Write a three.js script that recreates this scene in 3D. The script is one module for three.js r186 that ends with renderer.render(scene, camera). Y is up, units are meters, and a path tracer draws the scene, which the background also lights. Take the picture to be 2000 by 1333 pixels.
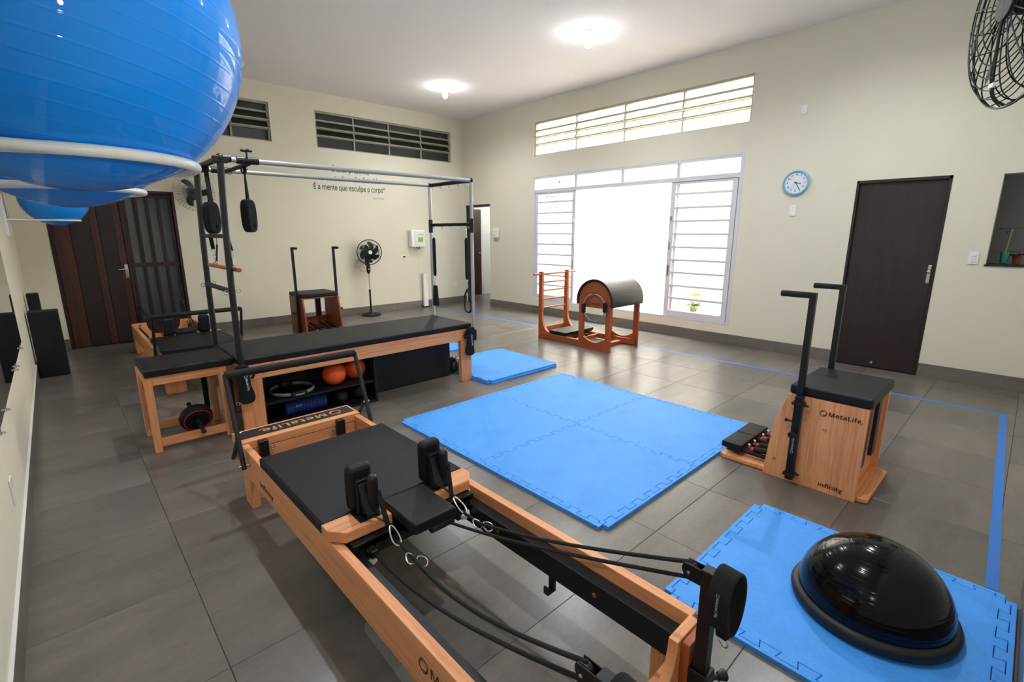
import * as THREE from 'three';
import { RoundedBoxGeometry } from 'three/addons/geometries/RoundedBoxGeometry.js';
import { mergeGeometries } from 'three/addons/utils/BufferGeometryUtils.js';

// ---------------------------------------------------------------- camera, sky, exposure
const scene = new THREE.Scene();
const camera = new THREE.PerspectiveCamera(2 * Math.atan(666.5 / 946.757) * 180 / Math.PI, 2000 / 1333, 0.03, 80);
camera.rotation.order = 'YXZ';
camera.position.set(-6.466, 1.48, 8.355);
camera.rotation.set(-0.221, -0.752, -0.001);
const renderer = new THREE.WebGLRenderer({ antialias: true });
renderer.toneMapping = THREE.LinearToneMapping;
renderer.toneMappingExposure = 7.5;
renderer.shadowMap.enabled = true;
const SKY = 4.3;                       // bright overcast sky above the courtyard
scene.background = new THREE.Color(0.97, 0.985, 1.0);
scene.backgroundIntensity = SKY;
const BULB = 0.055, BULB_DOWN = 1.25;      // each ceiling bulb: upwards and all round, and downwards
const FLASH = 0.26;                      // the photographer's flash beside the lens
const BULB_SPOTS = [[-1.68, 4.5], [-1.62, 1.66], [-1.7, 7.2], [-5.1, 4.5], [-5.1, 7.2]];

// ---------------------------------------------------------------- helpers
let seed = 7;
const rnd = () => { seed = (seed * 1664525 + 1013904223) >>> 0; return seed / 4294967296; };
const rr = (a, b) => a + (b - a) * rnd();
const V = (x, y, z) => new THREE.Vector3(x, y, z);
const used = {};
function numbered(name) {
  if (!(name in used)) { used[name] = 0; return name; }
  used[name]++; return name + '_' + String(used[name]).padStart(3, '0');
}
function prep(g) {                      // plain position/normal/uv without an index, so that pieces can be joined
  const o = g.index ? g.toNonIndexed() : g;
  for (const k of Object.keys(o.attributes)) if (!['position', 'normal', 'uv'].includes(k)) o.deleteAttribute(k);
  if (!o.attributes.normal) o.computeVertexNormals();
  if (!o.attributes.uv) o.setAttribute('uv', new THREE.BufferAttribute(new Float32Array(o.attributes.position.count * 2), 2));
  o.groups.length = 0;
  return o;
}
function uvM(g, grain = 'x', jitter = true) {   // texture coordinates in metres, u along the grain
  g = prep(g);
  const p = g.attributes.position, uv = g.attributes.uv, ou = jitter ? rnd() * 2 : 0, ov = jitter ? rnd() * 2 : 0, gi = 'xyz'.indexOf(grain);
  const a = V(), b = V(), c = V(), n = V();
  for (let i = 0; i < p.count; i += 3) {
    a.fromBufferAttribute(p, i); b.fromBufferAttribute(p, i + 1); c.fromBufferAttribute(p, i + 2);
    n.crossVectors(b.sub(a), c.sub(a));
    const m = [Math.abs(n.x), Math.abs(n.y), Math.abs(n.z)], d = m.indexOf(Math.max(...m)), rest = [0, 1, 2].filter((k) => k !== d);
    const ui = rest.includes(gi) ? gi : rest[0], vi = rest.find((k) => k !== ui);
    for (let k = 0; k < 3; k++) uv.setXY(i + k, p.getComponent(i + k, ui) + ou, p.getComponent(i + k, vi) + ov);
  }
  return g;
}
const M4 = () => new THREE.Matrix4();
const merge = (l) => (l.length === 1 ? prep(l[0]) : mergeGeometries(l.map(prep)));
function box(x0, x1, y0, y1, z0, z1, r = 0.003, grain) {       // box by its extents, rounded edges
  const w = x1 - x0, h = y1 - y0, d = z1 - z0;
  grain = grain || ['x', 'y', 'z'][[w, h, d].indexOf(Math.max(w, h, d))];
  r = Math.min(r, w / 2.01, h / 2.01, d / 2.01);
  const g = r > 0.0004 ? new RoundedBoxGeometry(w, h, d, r > 0.012 ? 4 : 2, r) : new THREE.BoxGeometry(w, h, d);
  return uvM(g.translate((x0 + x1) / 2, (y0 + y1) / 2, (z0 + z1) / 2), grain);
}
function alongY(g, p, q) {              // turn a shape that runs along +y from 0 so that it runs from p to q
  const d = V().subVectors(q, p).normalize();
  return g.applyMatrix4(M4().makeRotationFromQuaternion(new THREE.Quaternion().setFromUnitVectors(V(0, 1, 0), d)).setPosition(p));
}
function rod(p, q, r, n = 16, r2 = r) {
  p = V(...p); q = V(...q); const L = p.distanceTo(q), b = Math.min(0.25 * Math.min(r, r2), 0.003);
  return prep(alongY(new THREE.LatheGeometry([[0.0001, 0], [r - b, 0], [r, b], [r2, L - b], [r2 - b, L], [0.0001, L]].map((v) => new THREE.Vector2(...v)), n), p, q));
}
function bar(p, q, w, d, r = 0.002, roll = 0) {                 // rectangular bar between two points
  p = V(...p); q = V(...q); const L = p.distanceTo(q);
  return uvM(alongY(new RoundedBoxGeometry(w, L, d, 2, Math.min(r, w / 2.1, d / 2.1)).translate(0, L / 2, 0).rotateY(roll), p, q), 'y');
}
function hose(pts, r, n = 40, m = 10, closed = false) {
  const c = new THREE.CatmullRomCurve3(pts.map((p) => V(...p)), closed, 'centripetal');
  const g = [prep(new THREE.TubeGeometry(c, n, r, m, closed))];
  if (!closed) for (const t of [0, 1]) { const e = c.getPoint(t); g.push(prep(new THREE.SphereGeometry(r, m, 6).translate(e.x, e.y, e.z))); }
  return merge(g);
}
const ball = (x, y, z, r, n = 20) => prep(new THREE.SphereGeometry(r, n, Math.ceil(n / 2)).translate(x, y, z));
const torus = (R, r, n = 40, m = 10) => prep(new THREE.TorusGeometry(R, r, m, n));
function lathe(pts, n = 32) { return prep(new THREE.LatheGeometry(pts.map((p) => new THREE.Vector2(...p)), n)); }
function remap(g, f, flip) {            // move every vertex with f; flip turns the triangles over when f mirrors
  g = prep(g); const p = g.attributes.position, uv = g.attributes.uv;
  for (let i = 0; i < p.count; i++) p.setXYZ(i, ...f(p.getX(i), p.getY(i), p.getZ(i)));
  if (flip) for (let i = 0; i < p.count; i += 3) {
    const a = [p.getX(i + 1), p.getY(i + 1), p.getZ(i + 1)], b = [p.getX(i + 2), p.getY(i + 2), p.getZ(i + 2)];
    p.setXYZ(i + 1, ...b); p.setXYZ(i + 2, ...a);
  }
  g.computeVertexNormals(); return g;
}
function poly(pts, holes = []) {
  const s = new THREE.Shape(pts.map((p) => new THREE.Vector2(...p)));
  for (const h of holes) s.holes.push(new THREE.Path(h.map((p) => new THREE.Vector2(...p))));
  return s;
}
const rect = (a, b, c, d) => [[a, c], [b, c], [b, d], [a, d]];
function ext(shape, depth, bevel = 0, cs = 12) {
  return new THREE.ExtrudeGeometry(shape, { depth: depth - 2 * bevel, bevelEnabled: bevel > 0, bevelThickness: bevel, bevelSize: bevel, bevelOffset: -bevel, bevelSegments: 2, curveSegments: cs }).translate(0, 0, bevel);
}
const extX = (shape, x0, x1, bevel = 0, grain = 'y') => uvM(remap(ext(shape, x1 - x0, bevel), (X, Y, Z) => [x0 + Z, Y, X], true), grain);       // shape in (z, y)
const extZ = (shape, z0, z1, bevel = 0, grain = 'x') => uvM(ext(shape, z1 - z0, bevel).translate(0, 0, z0), grain);                                // shape in (x, y)
const extY = (shape, y0, y1, bevel = 0, grain = 'x') => uvM(remap(ext(shape, y1 - y0, bevel), (X, Y, Z) => [X, y0 + Z, Y], true), grain);          // shape in (x, z)

function mesh(name, geo, mat, parent) {
  const m = new THREE.Mesh(Array.isArray(geo) ? merge(geo) : geo, mat);
  m.name = name; m.castShadow = m.receiveShadow = true; parent.add(m); return m;
}
const part = (parent, name, geo, mat, label) => { const m = mesh(name, geo, mat, parent); if (label) m.userData.label = label; return m; };
function tag(o, label, category, group) { o.userData.label = label; o.userData.category = category; if (group) o.userData.group = group; return o; }
function thing(name, label, category, [x, y, z] = [0, 0, 0], turn = 0, group) {
  const o = new THREE.Group(); o.name = numbered(name); scene.add(o);
  o.position.set(x, y, z); o.rotation.y = turn;
  return tag(o, label, category, group);
}
function single(name, label, category, geo, mat, pos = [0, 0, 0], turn = 0, group) {   // a thing of one mesh
  const o = mesh(numbered(name), geo, mat, scene); o.position.set(...pos); o.rotation.y = turn; return tag(o, label, category, group);
}
function copyOf(o, pos, turn, label) {
  const c = o.clone(); c.name = numbered(o.name.replace(/_\d{3}$/, '')); scene.add(c); c.position.set(...pos); c.rotation.y = turn;
  c.userData = { ...o.userData }; if (label) c.userData.label = label; return c;
}
function structure(name) { const g = new THREE.Group(); g.name = name; g.userData.kind = 'structure'; scene.add(g); return g; }
function struct(name, geo, mat) { const m = mesh(name, geo, mat, scene); m.userData.kind = 'structure'; return m; }

// ---------------------------------------------------------------- procedural textures
function hash(ix, iy, s) { let h = (ix * 374761393 + iy * 668265263 + s * 974634721) | 0; h = Math.imul(h ^ (h >>> 13), 1274126177); return ((h ^ (h >>> 16)) >>> 0) / 4294967296; }
function vnoise(x, y, px, py, s) {      // value noise that repeats every px, py cells
  const ix = Math.floor(x), iy = Math.floor(y), fx = x - ix, fy = y - iy, u = fx * fx * (3 - 2 * fx), v = fy * fy * (3 - 2 * fy);
  const w = (a, n) => ((a % n) + n) % n, h = (a, b) => hash(w(a, px), w(b, py), s);
  const a = h(ix, iy), b = h(ix + 1, iy), c = h(ix, iy + 1), d = h(ix + 1, iy + 1);
  return a + (b - a) * u + (c - a) * v + (a - b - c + d) * u * v;
}
function fbm(u, v, fx, fy, oct, s) { let t = 0, a = 0.5, n = 0; for (let i = 0; i < oct; i++) { t += a * vnoise(u * fx, v * fy, fx, fy, s + i); n += a; a *= 0.5; fx *= 2; fy *= 2; } return t / n; }
function tex(W, H, f, sizeU, sizeV, srgb = true) {
  const d = new Uint8Array(W * H * 4);
  for (let y = 0; y < H; y++) for (let x = 0; x < W; x++) {
    const c = f(x / W, y / H), i = (y * W + x) * 4;
    for (let k = 0; k < 3; k++) d[i + k] = Math.max(0, Math.min(255, Array.isArray(c) ? c[k] : c));
    d[i + 3] = 255;
  }
  const t = new THREE.DataTexture(d, W, H); t.wrapS = t.wrapT = THREE.RepeatWrapping; t.magFilter = THREE.LinearFilter; t.minFilter = THREE.LinearMipmapLinearFilter;
  t.repeat.set(1 / sizeU, 1 / sizeV); if (srgb) t.colorSpace = THREE.SRGBColorSpace; t.needsUpdate = true; return t;
}
const mix = (a, b, t) => a.map((v, i) => v + (b[i] - v) * t);
function woodTex(light, dark, s, streak = 0.5) {
  return tex(1024, 512, (u, v) => {
    const bend = fbm(u, v, 3, 4, 2, s) * 0.06, w = v + bend;
    const grain = fbm(u, w, 4, 64, 3, s + 9), fine = fbm(u, w, 24, 220, 2, s + 20), band = fbm(u, w, 2, 12, 2, s + 31), pore = vnoise(u * 60, v * 400, 60, 400, s + 40) > 0.9 ? 0.12 : 0;
    return mix(light, dark, Math.min(1, Math.max(0, streak * (grain - 0.35) * 1.6 + 0.3 * (fine - 0.5) + 0.55 * (band - 0.4) + pore)));
  }, 1.2, 0.5);
}
const beech = woodTex([236, 166, 113], [184, 108, 65], 3);
const plankDark = woodTex([38, 20, 14], [18, 9, 7], 55, 0.8);
const plankRed = woodTex([76, 35, 20], [42, 17, 10], 75, 0.8);
const doorBrown = woodTex([40, 25, 21], [23, 14, 12], 95, 0.6);
const tileTex = tex(1024, 1024, (u, v) => {
  const a = fbm(u, v, 3, 5, 5, 11), b = fbm(u, v, 6, 26, 4, 31), c = fbm(u, v, 120, 240, 2, 51), e = fbm(u, v, 14, 60, 3, 71);
  const t = 0.5 * (a - 0.5) + 0.26 * (b - 0.5) + 0.14 * (c - 0.5) + 0.1 * (e - 0.5), k = 108 + 76 * t;
  return [k * 1.02, k * 0.965, k * 0.895];
}, 2.4, 2.4);
const foamBump = tex(256, 256, (u, v) => 255 * fbm(u, v, 60, 60, 2, 8), 0.25, 0.25, false);
const vinylBump = tex(256, 256, (u, v) => 255 * (0.6 * fbm(u, v, 70, 70, 2, 18) + 0.4 * fbm(u, v, 10, 10, 2, 19)), 0.2, 0.2, false);
const wallBump = tex(512, 512, (u, v) => 255 * fbm(u, v, 50, 50, 4, 28), 0.6, 0.6, false);
const ribBump = tex(64, 8, (u) => 255 * (0.5 + 0.5 * Math.cos(u * 2 * Math.PI * 4)), 0.06, 0.06, false);
const webBump = tex(64, 64, (u, v) => 255 * (0.5 + 0.25 * Math.cos(u * 2 * Math.PI * 8) + 0.25 * Math.cos(v * 2 * Math.PI * 8)), 0.02, 0.02, false);
const foamMap = tex(256, 256, (u, v) => { const k = 1.06 + 0.10 * (fbm(u, v, 6, 6, 3, 81) - 0.5) + 0.08 * (fbm(u, v, 90, 90, 2, 82) - 0.5); return [66 * k, 150 * k, 232 * k]; }, 0.7, 0.7);

const std = (o) => new THREE.MeshStandardMaterial(o), phy = (o) => new THREE.MeshPhysicalMaterial(o);
const M = {
  wall: std({ color: '#dfdac6', roughness: 0.85, bumpMap: wallBump, bumpScale: 0.0006 }),
  ceiling: std({ color: '#f4efec', roughness: 0.95 }),
  white: std({ color: '#e4e4e0', roughness: 0.5 }),
  plastic: std({ color: '#ecebe6', roughness: 0.35 }),
  tiles: [0.93, 1, 1.05, 0.97].map((k) => std({ map: tileTex, color: new THREE.Color(k, k, k), roughness: 0.29 })),
  grout: std({ color: '#5e584f', roughness: 0.9 }),
  wood: std({ map: beech, roughness: 0.42 }),
  woodRed: std({ map: beech, color: '#c4946f', roughness: 0.4 }),
  woodDull: std({ map: beech, color: '#a07860', roughness: 0.45 }),
  plank: [std({ map: plankRed, roughness: 0.45 }), std({ map: plankDark, roughness: 0.45 })],
  doorFrame: std({ map: plankRed, color: '#a88a80', roughness: 0.5 }),
  doorBrown: std({ map: doorBrown, roughness: 0.42 }),
  vinyl: phy({ color: '#0d0e11', roughness: 0.52, specularIntensity: 0.7, bumpMap: vinylBump, bumpScale: 0.0005 }),
  black: std({ color: '#0c0d0f', roughness: 0.42 }),
  rubber: std({ color: '#0f0f10', roughness: 0.75 }),
  webbing: std({ color: '#0e0e10', roughness: 0.95, bumpMap: webBump, bumpScale: 0.0006 }),
  neoprene: std({ color: '#0d0d0f', roughness: 0.9 }),
  rope: std({ color: '#16171a', roughness: 0.9 }),
  laminate: std({ color: '#090a0d', roughness: 0.55 }),
  steel: std({ color: '#b9b8b5', metalness: 0.6, roughness: 0.45 }),
  chrome: std({ color: '#d4d4d2', metalness: 1, roughness: 0.12 }),
  brass: std({ color: '#b69a5c', metalness: 1, roughness: 0.35 }),
  foam: std({ map: foamMap, roughness: 0.62, bumpMap: foamBump, bumpScale: 0.0007 }),
  foamStrip: std({ map: foamMap, color: '#fdfdfd', roughness: 0.6, bumpMap: foamBump, bumpScale: 0.0007 }),
  tape: std({ color: '#2f7ad0', roughness: 0.45 }),
  frame: std({ color: '#d6d6da', roughness: 0.45 }),
  frameBeige: std({ color: '#c3bba6', roughness: 0.5 }),
  frameOld: std({ color: '#a19d8c', roughness: 0.55 }),
  glass: phy({ color: '#ffffff', transmission: 1, roughness: 0.02, thickness: 0, ior: 1.5 }),
  ribbedGlass: phy({ color: '#c4c2ba', transmission: 1, roughness: 0.3, thickness: 0, ior: 1.5 }),
  darkGlass: phy({ color: '#3c3f3a', transmission: 0.7, roughness: 0.25, thickness: 0, bumpMap: ribBump, bumpScale: 0.002 }),
  flutedGlass: phy({ color: '#626a68', transmission: 0.55, roughness: 0.32, thickness: 0, bumpMap: ribBump, bumpScale: 0.003 }),
  dark: std({ color: '#2b2a29', roughness: 0.9 }),
  mirror: std({ color: '#e8ecea', metalness: 1, roughness: 0.015 }),
  bulb: std({ color: '#ffffff', emissive: '#f4f8ff', emissiveIntensity: 3, roughness: 0.3 }),
  wire: std({ color: '#77746e', metalness: 0.6, roughness: 0.4 }),
};

// flat print on a thin sheet: draw() paints a transparent canvas
function print(parent, name, w, h, ppm, draw, pos, right, up, o = {}) {
  const c = document.createElement('canvas'); c.width = Math.round(w * ppm); c.height = Math.round(h * ppm);
  const x = c.getContext('2d'); x.clearRect(0, 0, c.width, c.height); draw(x, c.width, c.height);
  const t = new THREE.CanvasTexture(c); t.colorSpace = THREE.SRGBColorSpace;
  const m = std({ map: t, transparent: !o.opaque, roughness: o.roughness ?? 0.5 });
  const R = V(...right), U = V(...up), N = V().crossVectors(R, U);
  const g = new THREE.PlaneGeometry(w, h).applyMatrix4(M4().makeBasis(R, U, N).setPosition(V(...pos).addScaledVector(N, o.lift ?? 0.0008)));
  return part(parent, name, prep(g), m);
}
function fitText(x, s, font, x0, x1, base, size, color, heavy = 0) {      // text stretched to fill x0..x1
  x.font = font.replace('SIZE', size); x.fillStyle = color; x.textBaseline = 'alphabetic'; x.textAlign = 'left';
  const w = x.measureText(s).width; x.save(); x.translate(x0, base); x.scale((x1 - x0) / w, 1); x.fillText(s, 0, 0); if (heavy) { x.strokeStyle = color; x.lineWidth = size * heavy; x.strokeText(s, 0, 0); } x.restore();
}
function emblem(x, cx, cy, r, color, lw) {                     // ring with an S-shaped swirl
  x.strokeStyle = color; x.lineWidth = lw; x.lineCap = 'round';
  x.beginPath(); x.arc(cx, cy, r, -2.2, 3.2); x.stroke();
  x.beginPath(); x.arc(cx - r * 0.35, cy - r * 0.25, r * 0.42, 2.6, 5.4); x.stroke();
  x.beginPath(); x.arc(cx + r * 0.3, cy + r * 0.3, r * 0.42, -0.4, 2.4); x.stroke();
}
const brandPrint = (color, thin) => (x, W, H) => {
  emblem(x, H * 0.42, H * 0.5, H * 0.34, color, H * (thin ? 0.05 : 0.07));
  fitText(x, 'MetaLife', (thin ? '' : 'bold ') + 'SIZEpx sans-serif', H * 0.92, W * 0.95, H * 0.74, H * 0.72, color);
  x.strokeStyle = color; x.lineWidth = H * 0.05; x.beginPath(); x.arc(W * 0.9, H * 0.55, H * 0.32, 0.1, 1.5); x.stroke();
};
const lineName = (color) => (x, W, H) => {
  fitText(x, 'infinity', 'SIZEpx sans-serif', W * 0.03, W * 0.94, H * 0.74, H * 0.66, color, 0.05);
  x.strokeStyle = color; x.lineWidth = H * 0.06; x.beginPath(); x.arc(W * 0.86, H * 0.78, H * 0.16, 0.2, 2.8); x.stroke();
  fitText(x, 'linha', 'SIZEpx sans-serif', W * 0.36, W * 0.62, H * 0.2, H * 0.17, color);
};

// ---------------------------------------------------------------- the room
const XL = -6.76, ZF = 8.545, HC = 3.685, T = 0.15;
{
  const f = structure('floor');
  part(f, 'slab', box(XL - T, T, -0.12, -0.0055, -T, ZF + T, 0), M.grout);
  const gap = 0.0008, s = 0.594, slab = (w, d) => {            // one tile: top face and chamfered rim
    const c = 0.0016, h = 0.006, P = [[-w / 2, -h, -d / 2], [w / 2, -h, -d / 2], [w / 2, -h, d / 2], [-w / 2, -h, d / 2], [-w / 2, -c, -d / 2], [w / 2, -c, -d / 2], [w / 2, -c, d / 2], [-w / 2, -c, d / 2],
      [-w / 2 + c, 0, -d / 2 + c], [w / 2 - c, 0, -d / 2 + c], [w / 2 - c, 0, d / 2 - c], [-w / 2 + c, 0, d / 2 - c]];
    const q = []; const quad = (a, b, e, g) => q.push(a, b, e, a, e, g);
    quad(8, 11, 10, 9);
    for (let i = 0; i < 4; i++) { const j = (i + 1) % 4; quad(i + 4, i + 8, j + 8, j + 4); quad(i, i + 4, j + 4, j); }
    const g = new THREE.BufferGeometry(); g.setAttribute('position', new THREE.Float32BufferAttribute(q.flatMap((i) => P[i]), 3)); g.computeVertexNormals();
    return g;
  };
  const xs = [XL], zs = [0];
  for (let k = -4; k < 9; k++) { const x = -4.446 + k * s; if (x > XL + 0.02 && x < -0.02) xs.push(x); }
  for (let k = -13; k < 4; k++) { const z = 7.257 + k * s; if (z > 0.02 && z < ZF - 0.02) zs.push(z); }
  xs.push(0); zs.push(ZF);
  for (let i = 0; i + 1 < xs.length; i++) for (let j = 0; j + 1 < zs.length; j++) {
    const g = uvM(slab(xs[i + 1] - xs[i] - 2 * gap, zs[j + 1] - zs[j] - 2 * gap), 'x');
    const m = part(f, 'tile', g, M.tiles[Math.floor(rnd() * 4)]);
    m.position.set((xs[i] + xs[i + 1]) / 2, rr(-0.0003, 0.0003), (zs[j] + zs[j + 1]) / 2);
  }
}
const op = { door3: [6.9, 7.68, -0.001, 2.015], doorway: [0.055, 0.8, -0.001, 2.0], slide: [2.0, 5.68, 0.26, 2.432], high: [2.0, 5.705, 2.788, 3.34], hatch: [8.03, 8.47, 1.175, 2.0] };
struct('wall_right', extX(poly(rect(-T, ZF + T, -0.03, HC), [op.slide, op.high, op.hatch].map((o) => rect(...o)).concat([op.door3, op.doorway].map((o) => rect(o[0], o[1], -0.02, o[3])))), 0, T, 0, 'z'), M.wall);
const ob = { w2: [-3.022, -0.322, 2.842, 3.41], w1: [-5.35, -3.722, 2.85, 3.415], door1: [-6.46, -5.105, -0.02, 2.03] };
struct('wall_back', extZ(poly(rect(XL, 0, -0.03, HC), Object.values(ob).map((o) => rect(...o))), -T, 0), M.wall);
struct('wall_left', box(XL - T, XL, 0, HC, -T, ZF + T, 0), M.wall);
struct('wall_front', box(XL, 0, 0, HC, ZF, ZF + T, 0), M.wall);
struct('ceiling', box(XL - T, T, HC, HC + 0.15, -T, ZF + T, 0), M.ceiling);

// baseboards: floor tiles set on edge
function baseboard(name, axis, at, a, b, side, cap) {
  const g = structure(name), n = Math.max(1, Math.round((b - a) / 0.594)), L = (b - a) / n;
  for (let i = 0; i < n; i++) {
    const p = a + i * L + 0.001, q = a + (i + 1) * L - 0.001, lo = Math.min(at, at + side * 0.01), hi = Math.max(at, at + side * 0.01);
    part(g, 'tile', axis === 'x' ? box(p, q, 0, 0.14, lo, hi, 0.001, 'x') : box(lo, hi, 0, 0.14, p, q, 0.001, 'z'), M.tiles[Math.floor(rnd() * 4)]);
  }
  if (cap) part(g, 'cap', axis === 'x' ? box(a, b, 0.14, 0.146, Math.min(at, at + side * 0.012), Math.max(at, at + side * 0.012), 0.001) : box(Math.min(at, at + side * 0.012), Math.max(at, at + side * 0.012), 0.14, 0.146, a, b, 0.001), M.white, 'white joint on top of the tiles');
}
baseboard('baseboard_right', 'z', 0, 0.8, 6.9, -1); baseboard('baseboard_right_door', 'z', 0, 7.68, ZF, -1);
baseboard('baseboard_back', 'x', 0, -5.105, 0, 1); baseboard('baseboard_back_corner', 'x', 0, XL, -6.46, 1);
baseboard('baseboard_left', 'z', XL, 0.011, ZF, 1, true); baseboard('baseboard_front', 'x', ZF, XL + 0.013, -3.66, -1, true);

// sliding glass door in the right wall: window_1
{
  const w = structure('window_1'), [z0, z1, y0, y1] = op.slide, F = M.frame;
  part(w, 'window_frame', [box(-0.002, 0.111, y0 + 0.002, y1 - 0.001, z0 + 0.001, z0 + 0.045), box(-0.002, 0.111, y0 + 0.002, y1 - 0.001, z1 - 0.045, z1 - 0.001), box(-0.001, 0.11, y1 - 0.04, y1 - 0.002, z0 + 0.004, z1 - 0.004), box(-0.001, 0.13, y0 + 0.001, y0 + 0.022, z0 + 0.004, z1 - 0.004), box(-0.0005, 0.109, 2.155, 2.215, z0 + 0.004, z1 - 0.004)], F);
  for (const z of [2.97, 3.88, 4.793]) part(w, 'mullion', box(0.01, 0.09, 2.2, y1 - 0.02, z - 0.026, z + 0.026), F);
  [[2.04, 2.95], [2.99, 3.86], [3.9, 4.77], [4.815, 5.64]].forEach(([a, b]) => part(w, 'pane', box(0.045, 0.049, 2.21, 2.395, a, b, 0), M.glass));
  const leaf = (a, b, x, lockSide) => {
    const l = part(w, 'sliding_leaf', [box(x, x + 0.035, 0.283, 2.153, a, a + 0.07), box(x, x + 0.035, 0.283, 2.153, b - 0.07, b), box(x + 0.001, x + 0.034, 0.2845, 0.365, a + 0.003, b - 0.003), box(x + 0.001, x + 0.034, 2.12, 2.152, a + 0.003, b - 0.003)], F);
    const ys = [0.365, 0.545, 0.725, 0.912, 1.09, 1.27, 1.45, 1.628, 1.808, 1.994, 2.12];
    for (let i = 1; i + 1 < ys.length; i++) part(l, 'glazing_bar', box(x + 0.004, x + 0.03, ys[i] - 0.015, ys[i] + 0.015, a + 0.06, b - 0.06, 0.002), F);
    for (let i = 0; i + 1 < ys.length; i++) part(l, 'pane', box(x + 0.015, x + 0.019, ys[i], ys[i + 1], a + 0.06, b - 0.06, 0), M.glass);
    const s = lockSide;
    if (s) {
      part(l, 'lock', [box(x - 0.012, x, 1.24, 1.34, s - 0.011, s + 0.011, 0.004), box(x - 0.006, x + 0.002, 0.86, 1.02, s - 0.014, s + 0.014, 0.004)], M.chrome);
      part(l, 'latch', [box(x - 0.02, x, 1.64, 1.7, s - 0.008, s + 0.02, 0.004)], M.chrome);
    }
    return l;
  };
  leaf(2.045, 2.975, 0.012, 2.945); leaf(4.7, 5.62, 0.012, 4.73); leaf(4.73, 5.635, 0.062, 0);
}
// louvred windows: fixed panes above and below, two tilting rows between
function louvre(name, put, a0, a1, y0, y1, cols, F, glassM, dir) {
  const w = structure(name), H = y1 - y0, r = [0, 0.215, 0.45, 0.68, 1].map((k) => y1 - 0.02 - k * (H - 0.04)), e = 0.028;
  const B = (a, b, c, d, n0, n1, rr_ = 0.003) => put(a, b, c, d, n0, n1, rr_);
  part(w, 'window_frame', [B(a0 + 0.003, a1 - 0.003, y1 - e, y1 - 0.001, 0.001, 0.069), B(a0 + 0.003, a1 - 0.003, y0 + 0.001, y0 + 0.02, 0.001, 0.069), B(a0 + 0.001, a0 + e, y0 + 0.002, y1 - 0.002, 0, 0.07), B(a1 - e, a1 - 0.001, y0 + 0.002, y1 - 0.002, 0, 0.07)], F);
  for (let i = 1; i < cols; i++) { const a = a0 + (a1 - a0) * i / cols; part(w, 'mullion', B(a - 0.012, a + 0.012, y0 + 0.01, y1 - 0.01, 0.012, 0.06), F); }
  for (let k = 1; k < 4; k++) part(w, 'glazing_bar', B(a0 + 0.01, a1 - 0.01, r[k] - 0.018, r[k] + 0.01, 0.015, 0.055), F);
  for (let i = 0; i < cols; i++) {
    const a = a0 + (a1 - a0) * i / cols + 0.012, b = a0 + (a1 - a0) * (i + 1) / cols - 0.012;
    for (let k = 0; k < 4; k++) {
      const lo = r[k + 1] + 0.004, hi = r[k] - 0.01, tilt = k === 1 || k === 2;
      if (!tilt) { part(w, 'pane', B(a, b, lo, hi, 0.036, 0.04, 0), glassM); continue; }
      const s = 0.045;                                          // lower edge leans into the room
      part(w, 'pane', put.slant(a, b, lo, hi, 0.03 - s, 0.03 + s * 0.4), glassM);
      part(w, 'sash', [B(a - 0.008, b + 0.008, lo - 0.01, lo + 0.01, 0.03 - s - 0.008, 0.03 - s + 0.008, 0.002), put.arm(a - 0.004, lo, hi, 0.03 - s, 0.034), put.arm(b + 0.004, lo, hi, 0.03 - s, 0.034)], F);
    }
  }
  return w;
}
const onRight = (a, b, c, d, n0, n1, r) => box(n0 + 0.03, n1 + 0.03, c, d, a, b, r);
onRight.slant = (a, b, c, d, n0, n1) => bar([0.03 + n0, c, (a + b) / 2], [0.03 + n1, d, (a + b) / 2], 0.004, b - a, 0);
onRight.arm = (a, c, d, n0, n1) => bar([0.03 + n0, c, a], [0.03 + n1, d, a], 0.01, 0.01, 0.001);
const onBack = (a, b, c, d, n0, n1, r) => box(a, b, c, d, -n1 - 0.03, -n0 - 0.03, r);
onBack.slant = (a, b, c, d, n0, n1) => bar([(a + b) / 2, c, -0.03 - n0], [(a + b) / 2, d, -0.03 - n1], b - a, 0.004, 0);
onBack.arm = (a, c, d, n0, n1) => bar([a, c, -0.03 - n0], [a, d, -0.03 - n1], 0.01, 0.01, 0.001);
louvre('window_2', onRight, op.high[0], op.high[1], op.high[2], op.high[3], 4, M.frameBeige, M.ribbedGlass);
louvre('window_3', onBack, ob.w2[0], ob.w2[1], ob.w2[2], ob.w2[3], 4, M.frameOld, M.darkGlass);
louvre('window_4', onBack, ob.w1[0], ob.w1[1], ob.w1[2], ob.w1[3], 3, M.frameOld, M.darkGlass);
{ // serving hatch in the right wall with a black stone sill: window_5
  const w = structure('window_5');
  part(w, 'sill', box(-0.012, 0.32, 1.162, 1.176, 8.02, 8.49, 0.002), std({ color: '#1a1819', roughness: 0.3 }));
}
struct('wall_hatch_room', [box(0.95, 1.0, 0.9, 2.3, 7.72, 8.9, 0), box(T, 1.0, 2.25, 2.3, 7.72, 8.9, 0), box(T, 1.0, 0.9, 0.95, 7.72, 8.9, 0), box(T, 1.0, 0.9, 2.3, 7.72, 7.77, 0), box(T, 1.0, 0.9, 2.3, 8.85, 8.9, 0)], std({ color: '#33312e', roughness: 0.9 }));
struct('wall_behind', [box(XL - T, T * 0.4, -0.12, HC + 0.1, -1.2, -1.15, 0), box(XL - T - 0.05, XL - T, -0.12, HC + 0.1, -1.2, -T, 0), box(0.0, 0.05, -0.12, HC + 0.1, -1.2, -T, 0), box(XL - T, 0.05, HC, HC + 0.1, -1.2, -T, 0), box(XL - T, 0.05, -0.12, -0.02, -1.2, -T, 0)], M.dark);
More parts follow.
